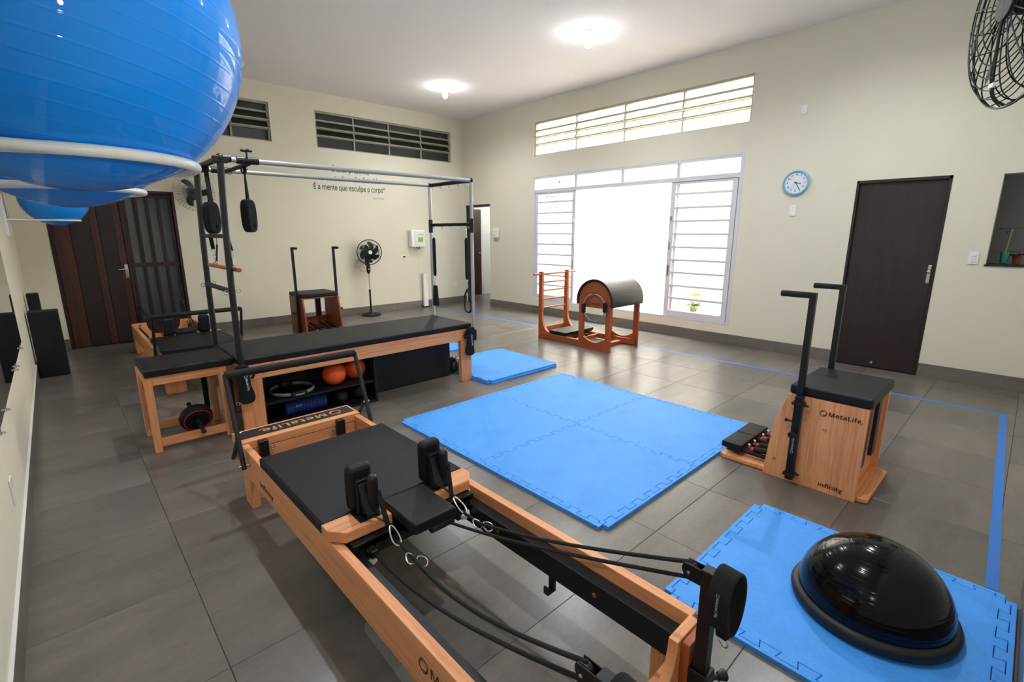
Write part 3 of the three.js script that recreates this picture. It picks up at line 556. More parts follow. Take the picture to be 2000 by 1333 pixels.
{
  const t = thing('trapeze_bar', 'round wooden bar hung on chains between the black tower posts', 'bar', [-5.58, 1.235, 4.36]);
  part(t, 'dowel', uvM(rod([0, 0, -0.4], [0.03, -0.006, 0.31], 0.0145, 18), 'z'), M.woodRed);
  for (const z of [-0.28, 0.22]) { part(t, 'chain', [moved(carabiner(0.055, 0.02, 0.003), 0.015, 0.125, z), moved(carabiner(0.055, 0.02, 0.003).rotateY(1.57), 0.015, 0.075, z), torus(0.017, 0.0035, 18, 6).translate(0.012, 0.006, z)], M.chrome); part(t, 'strap', [bar([0.015, 0.12, z], [0.0, 0.235, z > 0 ? z - 0.01 : z + 0.02], 0.028, 0.004)], M.webbing); }
}
function legSpring(label, x, z, y) {
  const t = thing('spring', label, 'spring', [x, y, z], 0, 'leg springs behind the bench');
  part(t, 'hook', torus(0.011, 0.003, 16, 6).translate(0, 0, 0), M.chrome);
  part(t, 'sleeve', lathe([[0.001, -0.008], [0.012, -0.014], [0.021, -0.03], [0.019, -y + 0.13], [0.014, -y + 0.07], [0.001, -y + 0.064]], 16), M.neoprene);
  part(t, 'clip', [moved(torus(0.014, 0.003, 18, 6), 0, -y + 0.05, 0), moved(carabiner(0.034, 0.02, 0.003).rotateY(1), 0, -y + 0.04, 0)], M.chrome);
}
legSpring('black sleeved spring hanging on the far side under the bench', -5.735, 3.995, 0.465);
legSpring('black sleeved spring hanging beside the bench leg nearest the foot bar', -5.665, 4.5, 0.47);

// ---------------------------------------------------------------- storage under the table
{
  const t = thing('storage_shelf', 'black open two-level shelf unit under the trapeze table', 'shelf', [-5.0, 0, 4.39]);
  const w = (g) => g.translate(5.0, 0, -4.39);
  part(t, 'side_panel', w(box(-5.462, -5.442, 0, 0.408, 4.13, 4.515, 0.001)), M.laminate); part(t, 'side_panel', w(box(-4.54, -4.52, 0, 0.408, 4.13, 4.515, 0.001)), M.laminate);
  part(t, 'bottom_board', w(box(-5.442, -4.54, 0.0, 0.02, 4.13, 4.515, 0.001)), M.laminate); part(t, 'top_board', w(box(-5.462, -4.52, 0.408, 0.422, 4.13, 4.515, 0.001)), M.laminate);
  part(t, 'shelf_board', w(box(-5.442, -4.54, 0.185, 0.203, 4.14, 4.51, 0.001)), M.laminate); part(t, 'back_panel', w(box(-5.442, -4.54, 0.02, 0.408, 4.13, 4.14, 0)), M.laminate);
}
single('reformer_box', 'plain black box standing under the right half of the trapeze table', 'box', [box(-0.46, 0.46, 0.006, 0.42, -0.15, 0.15, 0.004), box(-0.45, 0.45, 0, 0.006, -0.14, 0.14, 0)], M.laminate, [-4.035, 0, 4.162]);
function softBall(label, pos, r, mat, group) {
  const t = thing('exercise_ball', label, 'ball', [pos[0], pos[1] - r, pos[2]], rr(0, 6), group);
  part(t, 'skin', ball(0, r, 0, r, 40), mat); const v = part(t, 'valve', rod([0, 2 * r - 0.0015, 0], [0, 2 * r + 0.001, 0], 0.006), M.white); v.rotation.set(0, 0, 0); return t;
}
const orange = phy({ color: '#f9622a', roughness: 0.42, bumpMap: foamBump, bumpScale: 0.0004 });
softBall('orange soft ball on the shelf, left of the two', [-4.853, 0.203 + 0.098, 4.4], 0.098, orange, 'orange balls on the black shelf');
softBall('orange soft ball on the shelf, right of the two', [-4.642, 0.203 + 0.0965, 4.34], 0.0965, orange, 'orange balls on the black shelf');
softBall('small glossy black ball on the floor behind the right leg of the table', [-3.475, 0.092, 4.245], 0.092, phy({ color: '#17181b', roughness: 0.18, clearcoat: 0.6, clearcoatRoughness: 0.1 }));
softBall('small dark blue ball on the shelf behind the grey ring', [-5.213, 0.203 + 0.038, 4.22], 0.038, std({ color: '#12304f', roughness: 0.5 }));
softBall('dark ball in the right part of the lower shelf, left of two', [-4.8, 0.02 + 0.062, 4.38], 0.062, std({ color: '#1b1b1d', roughness: 0.6 }));
softBall('dark ball in the right part of the lower shelf, right of two', [-4.63, 0.02 + 0.062, 4.36], 0.062, std({ color: '#1b1b1d', roughness: 0.6 }));
function magicRing(name, label, R, pos, flat, gripMat) {
  const t = thing(name, label, 'exercise ring', pos, 0);
  const g = (geo) => (flat ? geo.rotateX(Math.PI / 2) : geo.rotateY(Math.PI / 2));
  part(t, 'hoop', g(prep(new THREE.TorusGeometry(R, 0.0085, 10, 60).scale(1, 1, flat ? 1.6 : 1))), std({ color: '#8d8d94', roughness: 0.4 }));
  return [t, g];
}
{
  const [t, g] = magicRing('exercise_ring', 'grey exercise ring with black grips lying on the upper shelf', 0.165, [-5.19, 0.224, 4.34], true);
  part(t, 'grip', g(box(-0.062, 0.062, 0.145, 0.185, -0.021, 0.021, 0.012)), M.rubber); part(t, 'grip', g(box(-0.062, 0.062, -0.185, -0.145, -0.021, 0.021, 0.012)), M.rubber);
  print(t, 'lettering', 0.075, 0.024, 3000, (x, W, H) => fitText(x, 'YANGFIT', 'bold SIZEpx sans-serif', W * 0.04, W * 0.96, H * 0.8, H * 0.8, '#c9cacc'), [0.0, 0.0, 0.185], [1, 0, 0], [0, 1, 0]);
}
{
  const t = thing('foam_roller', 'ribbed blue foam roller on the lower shelf', 'foam roller', [-5.11, 0.02, 4.38]);
  const pts = [[0.02, -0.165], [0.058, -0.165]]; for (let k = 0; k < 11; k++) { const y = -0.16 + k * 0.03; pts.push([0.066, y], [0.066, y + 0.02], [0.06, y + 0.022], [0.06, y + 0.028]); } pts.push([0.058, 0.17], [0.02, 0.17]);
  part(t, 'roller', lathe(pts, 28).rotateZ(Math.PI / 2).translate(0, 0.066, 0), std({ color: '#0f2f70', roughness: 0.6 }));
  print(t, 'lettering', 0.05, 0.018, 3000, (x, W, H) => { emblem(x, H * 0.45, H * 0.5, H * 0.32, '#d8dce6', H * 0.1); fitText(x, 'YANG', 'SIZEpx sans-serif', H * 1.1, W * 0.95, H * 0.78, H * 0.7, '#d8dce6'); }, [-0.07, 0.086, 0.0635], [1, 0, 0], [0, 0.94, -0.34]);
}
{
  const t = thing('ab_wheel', 'black exercise wheel with red rims leaning on the lower rails of the bench', 'exercise wheel', [-5.868, 0, 4.25], 0.08);
  const g = (geo) => geo.rotateZ(0.0).rotateX(Math.PI / 2);
  part(t, 'wheel', lathe([[0.05, -0.035], [0.085, -0.038], [0.104, -0.024], [0.108, 0], [0.104, 0.024], [0.085, 0.038], [0.05, 0.035]], 40).rotateX(Math.PI / 2).translate(0, 0.15, 0), M.rubber);
  for (const s of [-1, 1]) { part(t, 'rim', torus(0.086, 0.004, 40, 8).translate(0, 0.15, s * 0.038), std({ color: '#b01f22', roughness: 0.5 })); part(t, 'hub', rod([0, 0.15, s * 0.028], [0, 0.15, s * 0.036], 0.082, 36), M.black); part(t, 'handle', [rod([0, 0.15, s * 0.03], [0, 0.15, s * 0.175], 0.0155, 18, 0.0135), ball(0, 0.15, s * 0.175, 0.0165)], M.rubber); }
  t.position.set(-5.868, 0.147, 4.3); t.rotation.set(0.36, 0.06, 0); t.children.forEach((c) => { c.position.y = -0.15; });
}

// ---------------------------------------------------------------- ladder barrel and its ring
{
  const t = thing('ladder_barrel', 'wooden ladder barrel with black half-round top in front of the glass door', 'ladder barrel', [-1.23, 0, 4.3]);
  const w = (g) => g.translate(1.23, 0, -4.3), zc = 4.64, R = 0.25;
  const panel = (x0, x1) => {
    const o = [[zc - R, 0], [zc + R, 0]]; for (let i = 0; i <= 24; i++) { const a = Math.PI * i / 24; o.push([zc + R * Math.cos(a), 0.625 + R * Math.sin(a)]); }
    const h = []; for (let i = 0; i <= 12; i++) { const u = i / 12; h.push([zc - 0.172 + 0.344 * u, 0.155 - 0.055 * Math.sin(Math.PI * u)]); }
    h.push([zc + 0.172, 0.545], [zc - 0.172, 0.545]);
    return extX(poly(o, [h]), x0, x1, 0.003, 'y');
  };
  const near = part(t, 'side_panel', w(panel(-1.565, -1.535)), M.woodRed); part(t, 'side_panel', w(panel(-0.945, -0.915)), M.woodRed);
  const arc = []; for (let i = 0; i <= 28; i++) { const a = -0.2 + (Math.PI + 0.4) * i / 28; arc.push([zc + 0.283 * Math.cos(a), 0.625 + 0.283 * Math.sin(a)]); } for (let i = 28; i >= 0; i--) { const a = -0.2 + (Math.PI + 0.4) * i / 28; arc.push([zc + 0.251 * Math.cos(a), 0.625 + 0.251 * Math.sin(a)]); }
  part(t, 'padded_top', w(extX(poly(arc), -1.585, -0.895, 0.008, 'x')), std({ color: '#171814', roughness: 0.36, bumpMap: vinylBump, bumpScale: 0.0004 }));
  for (const [x0, x1] of [[-1.535, -1.5], [-0.98, -0.945]]) part(t, 'base_rail', w(box(x0, x1, 0.012, 0.085, 3.64, 4.86, 0.003, 'z')), M.woodRed);
  part(t, 'stretcher', w(box(-1.5, -0.98, 0.004, 0.045, 4.6, 4.68, 0.003, 'x')), M.woodRed); part(t, 'stretcher', w(box(-1.5, -0.98, 0.02, 0.075, 4.25, 4.28, 0.003, 'x')), M.woodRed);
  for (const x of [-1.5, -0.955]) {                              // ladder posts with a curved foot
    const o = [[3.62, 0], [3.93, 0], [3.93, 0.06], [3.86, 0.085]]; for (let i = 0; i <= 14; i++) { const a = i / 14 * Math.PI / 2; o.push([3.84 - 0.155 * Math.sin(a), 0.1 + 0.24 * (1 - Math.cos(a))]); } o.push([3.685, 0.94], [3.62, 0.94]);
    part(t, 'ladder_post', w(extX(poly(o), x - 0.02, x + 0.02, 0.003, 'y')), M.woodRed);
  }
  [0.908, 0.79, 0.672, 0.548, 0.428].forEach((y, i) => part(t, 'rung', w(uvM(i ? rod([-1.49, y, 3.652], [-0.965, y, 3.652], 0.0125, 14) : rod([-1.655, y, 3.652], [-0.76, y, 3.652], 0.0145, 14), 'x')), M.woodRed));
  part(t, 'cross_board', w(box(-1.48, -0.975, 0.07, 0.15, 3.63, 3.66, 0.003, 'x')), M.woodRed);
  part(t, 'step_pad', w(box(-1.52, -0.9, 0.1, 0.137, 3.83, 4.13, 0.006)), M.vinyl); part(t, 'step_board', w(box(-1.5, -0.92, 0.084, 0.1, 3.84, 4.12, 0.002)), M.black);
  part(t, 'peg', w(rod([-1.56, 0.725, 4.655], [-1.625, 0.728, 4.655], 0.007)), M.black);
  part(t, 'slot_bolt', w(rod([-1.22, 0.075, 4.26], [-1.22, 0.105, 4.26], 0.02)), M.black);
  print(t, 'lettering', 0.2, 0.055, 2400, brandPrint('#1c0f08'), [-1.565 + 1.23, 0.595, 4.64 - 4.3], [0, 0, 1], [0, 1, 0]);
  const [r, g] = magicRing('exercise_ring', 'grey exercise ring with black grips hanging on the side of the ladder barrel', 0.17, [-1.6, 0.552, 4.66], false);
  for (const s of [-1, 1]) part(r, 'grip', g(box(s * 0.165 - 0.022, s * 0.165 + 0.022, -0.062 - s * 0.02, 0.062 - s * 0.02, -0.022, 0.022, 0.012)), M.rubber);
}

// ---------------------------------------------------------------- two exercise chairs (front towards -z)
function makeChair(label, pos, turn, e, top, wood) {
  const t = thing('pilates_chair', label, 'exercise chair', pos, turn, 'exercise chairs');
  for (const s of [-1, 1]) {
    const P = [[-0.245 - e, 0], [0.245, 0], [0.245, 0.548], [-0.148 - e, 0.548]], C = [[-0.172, 0.48], [-0.195, 0.4], [-0.213, 0.31], [-0.228, 0.19], [-0.238, 0.075]];
    C.forEach(([z, y]) => P.push([z - e, y]));
    part(t, 'side_panel', extX(poly(P), s > 0 ? 0.252 : -0.275, s > 0 ? 0.275 : -0.252, 0.002, 'y'), wood);
    const pz = -0.085 - e * 0.5, px = s * 0.299;
    part(t, 'post_sleeve', box(px - 0.02, px + 0.02, 0.03, 0.55, pz - 0.02, pz + 0.02, 0.003, 'y'), M.black);
    part(t, 'handle_post', [box(px - 0.0165, px + 0.0165, 0.4, top, pz - 0.0165, pz + 0.0165, 0.003, 'y')], M.black);
    part(t, 'handle', [box(px - 0.015, px + 0.015, top - 0.032, top, pz - 0.05, pz, 0.002), rod([px, top - 0.016, pz - 0.045], [px, top - 0.016, pz - 0.165], 0.0175, 20)], M.rubber);
    for (const y of [0.5, 0.055]) part(t, 'bracket', box(s > 0 ? 0.274 : px - 0.03, s > 0 ? px + 0.03 : -0.274, y, y + 0.015, pz - 0.032, pz + 0.032, 0.002), M.black);
    part(t, 'clamp_knob', [rod([px, 0.39, pz - 0.018], [px, 0.39, pz - 0.052], 0.006), rod([px, 0.39, pz - 0.05], [px, 0.39, pz - 0.062], 0.011), rod([px - s * -0.02, 0.33, pz], [px + s * 0.05, 0.33, pz], 0.008), rod([px + s * 0.045, 0.33, pz], [px + s * 0.075, 0.33, pz], 0.02, 8), rod([px, 0.5, pz + 0.018], [px, 0.5, pz + 0.05], 0.007), rod([px, 0.07, pz + 0.018], [px, 0.07, pz + 0.05], 0.007)], M.black);
    for (const [y, z] of [[0.38, 0.055], [0.121, -0.187]]) part(t, 'bolt', rod([s * 0.274, y, z], [s * 0.281, y, z], 0.009), M.chrome);
  }
  part(t, 'seat', box(-0.278, 0.272, 0.55, 0.608, -0.148 - e, 0.258, 0.014), M.vinyl);
  part(t, 'seat_board', box(-0.252, 0.252, 0.528, 0.55, -0.13 - e, 0.24, 0.002), wood);
  part(t, 'base_board', extY(poly([[-0.24, 0.29], [-0.255, 0.27], [-0.255, -0.5 - e], [-0.235, -0.53 - e], [0.235, -0.53 - e], [0.255, -0.5 - e], [0.255, 0.27], [0.24, 0.3], [-0.24, 0.3]].slice(1)), 0.002, 0.032, 0.006, 'x'), wood);
  part(t, 'cross_board', box(-0.252, 0.252, 0.032, 0.2, 0.19, 0.21, 0.002, 'x'), wood);
  for (const s of [-1, 1]) {
    part(t, 'spring_rack', [box(s * 0.13 - 0.05, s * 0.13 + 0.03, 0.16, 0.528, 0.212, 0.232, 0.003), ...Array.from({ length: 10 }, (_, i) => box(s * 0.13 + 0.02, s * 0.13 + 0.042, 0.2 + i * 0.032, 0.214 + i * 0.032, 0.214, 0.23, 0.002))], M.black);
    const pd = part(t, 'pedal', [box(s * 0.118 - 0.114, s * 0.118 + 0.114, 0.07, 0.112, -0.53 - e, -0.4 - e, 0.007)], M.vinyl);
    part(pd, 'pedal_arm', [bar([s * 0.05, 0.066, -0.42 - e], [s * 0.05, 0.06, 0.15], 0.026, 0.02), bar([s * 0.19, 0.066, -0.42 - e], [s * 0.19, 0.06, 0.15], 0.026, 0.02), box(s * 0.118 - 0.1, s * 0.118 + 0.1, 0.05, 0.072, -0.5 - e, -0.41 - e, 0.003)], M.black);
    for (const k of [-1, 1]) {
      const x = s * 0.12 + k * 0.045;
      part(t, 'spring', rod([x, 0.085, -0.345 - e], [x, 0.13, 0.05], 0.019, 14), M.rubber);
      part(t, 'spring_tip', [rod([x, 0.083, -0.365 - e], [x, 0.0855, -0.343 - e], 0.012, 12)], std({ color: '#d13a3c', roughness: 0.5 }));
      part(t, 'spring_hook', [torus(0.013, 0.003, 16, 6).rotateY(0.7).translate(x, 0.09, -0.378 - e), ball(x, 0.104, -0.375 - e, 0.012, 12)], M.chrome);
    }
  }
  return t;
}
const chair = makeChair('pale wood exercise chair with pedals at the right, beside the blue mats', [-3.125, 0, 7.63], 0, 0, 1.152, M.wood);
print(chair, 'lettering', 0.215, 0.05, 3000, brandPrint('#17120f'), [-0.275, 0.473, 0.123], [0, 0, 1], [0, 1, 0]);
print(chair, 'lettering', 0.135, 0.045, 3000, lineName('#17120f'), [-0.275, 0.045, 0.122], [0, 0, 1], [0, 1, 0]);
print(chair, 'lettering', 0.1, 0.022, 3000, brandPrint('#d5d7da', true), [-0.319, 0.25, -0.085], [0, 1, 0], [0, 0, -1]);
makeChair('reddish wood exercise chair with tall black handles by the back wall', [-3.665, 0, 0.97], Math.PI, 0.1, 1.275, M.woodDull);

// ---------------------------------------------------------------- puzzle mats
function wave(a, b, at, amp, n, phase = 1) {                    // puzzle line from a to b: [along, across], straight near its ends
  const e = 0.03, A = a + e, B = b - e, p = (B - A) / n, o = [[a, at], [A, at]];
  for (let i = 0; i < n; i++) {
    const s = phase * (i % 2 ? 1 : -1), q = A + i * p;
    o.push([q - (i ? p * 0.07 : 0), at + s * amp], [q + p + (i === n - 1 ? 0 : p * 0.07), at + s * amp]);
  }
  o.push([B, at], [b, at]); return o;
}
const inset = (pts, d) => {                                      // small gap so that neighbouring pieces show a seam
  const n = pts.length, area = pts.reduce((s, p, i) => s + p[0] * pts[(i + 1) % n][1] - pts[(i + 1) % n][0] * p[1], 0), sg = Math.sign(area);
  return pts.map((p, i) => {
    const a = pts[(i + n - 1) % n], b = pts[(i + 1) % n], n1 = [-(p[1] - a[1]), p[0] - a[0]], n2 = [-(b[1] - p[1]), b[0] - p[0]], l1 = Math.hypot(...n1) || 1, l2 = Math.hypot(...n2) || 1;
    let m = [n1[0] / l1 + n2[0] / l2, n1[1] / l1 + n2[1] / l2]; const k = sg * d * 2 / Math.max(0.5, m[0] * m[0] + m[1] * m[1]); return [p[0] + m[0] * k, p[1] + m[1] * k];
  });
};
const MAT_H = 0.02;
function puzzleMat(label, [x0, x1], [z0, z1], y, sides, group, turn = 0) {   // sides: true where a border strip closes the edge
  const cx = (x0 + x1) / 2, cz = (z0 + z1) / 2, t = thing('puzzle_mat', label, 'mat', [cx, y, cz], turn, group), S = 0.035, amp = 0.0165, n = 14;
  const X0 = x0 - cx + (sides.l ? S : 0), X1 = x1 - cx - (sides.r ? S : 0), Z0 = z0 - cz + (sides.b ? S : 0), Z1 = z1 - cz - (sides.f ? S : 0);
  const B = wave(X0, X1, Z0, amp, n, 1), R = wave(Z0, Z1, X1, amp, n, 1).map(([u, v]) => [v, u]), F = wave(X0, X1, Z1, amp, n, 1).reverse(), L = wave(Z0, Z1, X0, amp, n, 1).map(([u, v]) => [v, u]).reverse();
  const loop = [...B.slice(0, -1), ...R.slice(0, -1), ...F.slice(0, -1), ...L.slice(0, -1)];
  const slab = (pts) => extY(poly(inset(pts, 0.0012)), 0, MAT_H, 0.002, 'x');
  part(t, 'foam_tile', slab(loop), M.foam);
  const strip = (pts) => part(t, 'edge_strip', slab(pts), M.foamStrip);
  if (sides.b) strip([[X0, Z0 - S], [X1, Z0 - S], ...B.slice().reverse()]);
  if (sides.f) strip([[X0, Z1 + S], [X1, Z1 + S], ...F]);
  if (sides.l) strip([[X0 - S, Z0], [X0 - S, Z1], ...L]);
  if (sides.r) strip([[X1 + S, Z0], [X1 + S, Z1], ...R.slice().reverse()]);
  return t;
}
{
  const xs = [-4.65, -3.667, -2.69], zs = [5.095, 6.1, 7.09], g = 'four joined blue puzzle mats in mid-floor', all = { l: 0, r: 0, b: 0, f: 0 };
  puzzleMat('blue puzzle mat of the joined four, the corner nearest the trapeze table', [xs[0], xs[1]], [zs[0], zs[1]], 0, { ...all, l: 1, b: 1 }, g);
  puzzleMat('blue puzzle mat of the joined four, the corner pointing at the ladder barrel', [xs[1], xs[2]], [zs[0], zs[1]], 0, { ...all, r: 1, b: 1 }, g);
  puzzleMat('blue puzzle mat of the joined four, the corner nearest the camera beside the reformer', [xs[0], xs[1]], [zs[1], zs[2]], 0, { ...all, l: 1, f: 1 }, g);
  puzzleMat('blue puzzle mat of the joined four, touching the pedals of the right exercise chair', [xs[1], xs[2]], [zs[1], zs[2]], 0, { ...all, r: 1, f: 1 }, g);
  const closed = { l: 1, r: 1, b: 1, f: 1 };
  puzzleMat('blue puzzle mat under the black half-dome ball in the right foreground', [-4.835, -3.81], [7.508, 8.525], 0, closed);
  puzzleMat('lower of two stacked blue mats beside the right end of the trapeze table', [-3.5, -2.475], [3.87, 4.86], 0, closed, 'stacked blue mats');
  puzzleMat('upper of two stacked blue mats beside the right end of the trapeze table', [-3.495, -2.48], [3.872, 4.85], MAT_H, closed, 'stacked blue mats');
  puzzleMat('blue mat farther back, glimpsed under the right end of the trapeze table', [-3.66, -2.66], [2.49, 3.47], 0, closed);
}
{
  const t = thing('balance_dome', 'shiny black half-dome balance ball on the blue mat in the right foreground', 'balance ball', [-4.303, MAT_H, 8.122], 0.6);
  part(t, 'platform', lathe([[0.0, 0.004], [0.255, 0.0], [0.272, 0.012], [0.276, 0.03], [0.268, 0.048], [0.25, 0.056], [0, 0.056]], 72), std({ color: '#141416', roughness: 0.5 }));
  const pr = [], b = 0.236, a = 0.252; for (let i = 0; i <= 120; i++) { const u = i / 120 * Math.PI / 2, k = 12 * i / 120, rib = Math.max(0, 1 - Math.abs(k - Math.round(k)) * 9) * 0.0007 * (i > 6 && i < 112 ? 1 : 0); pr.push([Math.max(0.0001, (a - rib) * Math.cos(u)), 0.05 + (b - rib) * Math.sin(u)]); }
  part(t, 'dome', lathe(pr, 90), phy({ color: '#060607', roughness: 0.14, specularIntensity: 0.5 }));
  part(t, 'valve_plug', [rod([0, 0.028, 0.262], [0, 0.028, 0.286], 0.02, 18), rod([0.02, 0.012, 0.27], [-0.02, 0.012, 0.27], 0.014)], M.rubber);
}

// ---------------------------------------------------------------- gym balls on wall rings along the left wall
const blue = phy({ color: '#1592fb', roughness: 0.5, specularIntensity: 0.25, clearcoat: 0.6, clearcoatRoughness: 0.03 });
{
  const pr = [], R = 0.285, N = 720; for (let i = 0; i <= N; i++) { const u = -Math.PI / 2 + i / N * Math.PI, k = 30 * i / N, rib = Math.max(0, 1 - Math.abs(k - Math.round(k)) * 12) * 0.0005 * (i > 12 && i < N - 12 ? 1 : 0); pr.push([Math.max(0.0001, (R + rib) * Math.cos(u)), (R + rib) * Math.sin(u)]); }
  const skin = lathe(pr, 120);
  const spots = [[-6.404, 7.134, 'large blue gym ball nearest the camera in the top left corner', 'white wall ring holding the nearest blue gym ball'], [-6.396, 6.319, 'blue gym ball in the middle, mostly hidden behind the nearest one', 'white wall ring holding the middle blue gym ball'], [-6.36, 1.19, 'blue gym ball farthest along the left wall, in front of the plank door', 'white wall ring with long arm holding the farthest blue gym ball']];
  spots.forEach(([x, z, l1, l2], i) => {
    const t = thing('gym_ball', l1, 'gym ball', [x, 1.84, z], 0, 'blue gym balls on the left wall');
    const s = part(t, 'skin', skin, blue); s.rotation.set(0.05, 0.3 * i, -0.16); const pl = part(t, 'plug', rod([0.2827, -0.02, 0.03], [0.2865, -0.021, 0.03], 0.009), M.white);
    const h = thing('ball_holder', l2, 'wall ring', [x, 1.606, z], 0, 'white ball rings on the left wall');
    part(h, 'ring', torus(0.18, 0.0098, 64, 14).rotateX(Math.PI / 2), M.plastic);
    for (const k of [-1, 1]) part(h, 'arm', rod([-0.03, 0, k * 0.178], [XL - x + 0.02, 0, k * 0.178], 0.0085), M.plastic);
    part(h, 'wall_bar', box(XL - x, XL - x + 0.022, -0.16, 0.32, 0.16, 0.196, 0.004), M.plastic); part(h, 'wall_bar', box(XL - x, XL - x + 0.022, -0.16, 0.32, -0.196, -0.16, 0.004), M.plastic);
  });
}
// mirror and its clips
{
  const t = thing('wall_mirror', 'large frameless mirror on the left wall held by small metal clips', 'mirror', [XL + 0.001, 0.612, 5.4]);
  part(t, 'mirror_glass', box(0, 0.005, 0, 1.75, -2.6, 2.95, 0), M.mirror);
  for (const z of [-2.32, -1.6, -1.48, -0.48, -0.08, 1.1, 2.2]) part(t, 'clip', [rod([0, -0.006, z], [0.022, -0.006, z], 0.006), box(0, 0.009, -0.016, 0.014, z - 0.008, z + 0.008, 0.002)], M.chrome);
}
single('foam_block', 'black upholstered box standing by the left wall, nearer and lower of two', 'box', box(-0.118, 0.118, 0, 0.69, -0.1, 0.1, 0.01), M.vinyl, [-6.625, 0, 1.385]);
single('foam_block', 'tall narrow black padded board leaning behind the lower box by the left wall', 'box', box(-0.05, 0.05, 0, 0.83, -0.06, 0.06, 0.012), M.vinyl, [-6.69, 0, 0.86]);
single('wall_plate', 'blank cream cover plate low on the left wall below the mirror', 'wall plate', box(0, 0.006, -0.06, 0.06, -0.04, 0.04, 0.003), M.plastic, [XL, 0.34, 5.35]);

// ---------------------------------------------------------------- fans
function cage(R, depth, wires, rings, r, back) {                // one half of a fan basket, rim at z = 0, bulging to +z
  const g = [], prof = (u) => [R * u, depth * Math.pow(Math.max(0, 1 - Math.pow(u, 5)), 0.6)];
  for (let i = 0; i < wires; i++) { const a = i / wires * 2 * Math.PI, pts = []; for (let k = 0; k <= 7; k++) { const u = 0.16 + 0.84 * Math.pow(k / 7, 0.8), [q, z] = prof(u); pts.push([q * Math.cos(a), q * Math.sin(a), z]); } g.push(hose(pts, r, 14, 5)); }
  for (const u of rings) { const [q, z] = prof(u); g.push(torus(q, r * 1.05, 56, 5).translate(0, 0, z)); }
  return merge(g);
}
function blade(R0, R1, w0, w1, pitch, sweep) {
  const P = [], n = 10, m = 6, idx = [];
  for (let i = 0; i <= n; i++) for (let j = 0; j <= m; j++) { const u = i / n, v = j / m - 0.5, r = R0 + (R1 - R0) * u, wd = (w0 + (w1 - w0) * Math.sin(u * Math.PI * 0.75)) * (u > 0.85 ? 1 - (u - 0.85) * 2.5 : 1), a = sweep * u * u + v * wd / r; P.push(r * Math.cos(a), r * Math.sin(a), Math.sin(pitch) * v * wd + 0.01 * u); }
  for (let i = 0; i < n; i++) for (let j = 0; j < m; j++) { const a = i * (m + 1) + j, b = a + 1, c = a + m + 1, d = c + 1; idx.push(a, c, b, b, c, d); }
  const g = new THREE.BufferGeometry(); g.setAttribute('position', new THREE.Float32BufferAttribute(P, 3)); g.setIndex(idx); g.computeVertexNormals(); return prep(g);
}
{
  const t = thing('pedestal_fan', 'black standing fan with round base by the back wall', 'fan', [-2.36, 0, 0.2]);
  part(t, 'base', [uvM(remap(ext((() => { const s = new THREE.Shape(); s.absarc(0, 0, 0.172, 0, Math.PI * 2); for (const k of [-1, 1]) { const h = new THREE.Path(); h.absellipse(k * 0.078, -0.02, 0.05, 0.062, 0, Math.PI * 2); s.holes.push(h); } return s; })(), 0.028, 0.006), (X, Y, Z) => [X, Z, Y], true)), lathe([[0.04, 0.026], [0.03, 0.05], [0.019, 0.06], [0.018, 0.1]], 20)], M.black);
  part(t, 'lower_pole', rod([0, 0.05, 0], [0, 0.45, 0], 0.0165, 16), M.black); part(t, 'upper_pole', rod([0, 0.44, 0], [0, 0.8, 0], 0.0085, 14), M.chrome);
  part(t, 'collar', rod([0, 0.435, 0], [0, 0.47, 0], 0.021, 16), M.black);
  const c = part(t, 'control_box', [lathe([[0.001, 0.75], [0.018, 0.752], [0.034, 0.8], [0.037, 0.86], [0.03, 0.92], [0.022, 0.96], [0.001, 0.962]], 20), box(-0.026, 0.026, 0.9, 1.2, -0.075, -0.03, 0.01)], M.black);
  part(c, 'dial', rod([-0.008, 0.835, 0.03], [-0.012, 0.835, 0.044], 0.014), M.steel);
  const hd = part(t, 'motor', rod([0, 0, -0.14], [0, 0, -0.01], 0.055, 24, 0.06), M.black); hd.position.set(0.02, 1.135, 0.04); hd.rotation.y = -0.22;
  const front = cage(0.215, 0.055, 60, [0.3, 0.62, 1], 0.0011), back = cage(0.215, 0.06, 48, [0.5, 1], 0.0011).scale(1, 1, -1);
  part(hd, 'cage', [front, back], M.black); part(hd, 'rim', [torus(0.217, 0.0075, 64, 10), torus(0.15, 0.005, 56, 8).translate(0, 0, 0.055)], M.black);
  for (let k = 0; k < 6; k++) part(hd, 'blade', blade(0.03, 0.185, 0.03, 0.115, 0.5, 0.6).rotateZ(k * Math.PI / 3), std({ color: '#232427', roughness: 0.3 }));
  part(hd, 'hub_cap', [rod([0, 0, 0.05], [0, 0, 0.066], 0.034, 28)], M.plastic);
  part(hd, 'hub', rod([0, 0, 0], [0, 0, 0.05], 0.034, 24), M.black);
  single('power_cord', 'thin black fan cord hanging in a loop behind the standing fan', 'cord', hose([[-2.4, 1.02, 0.09], [-2.5, 0.95, 0.02], [-2.53, 0.86, 0.01], [-2.46, 0.88, 0.02], [-2.43, 0.8, 0.04], [-2.385, 0.79, 0.17]], 0.0018, 40, 6), M.black);
}
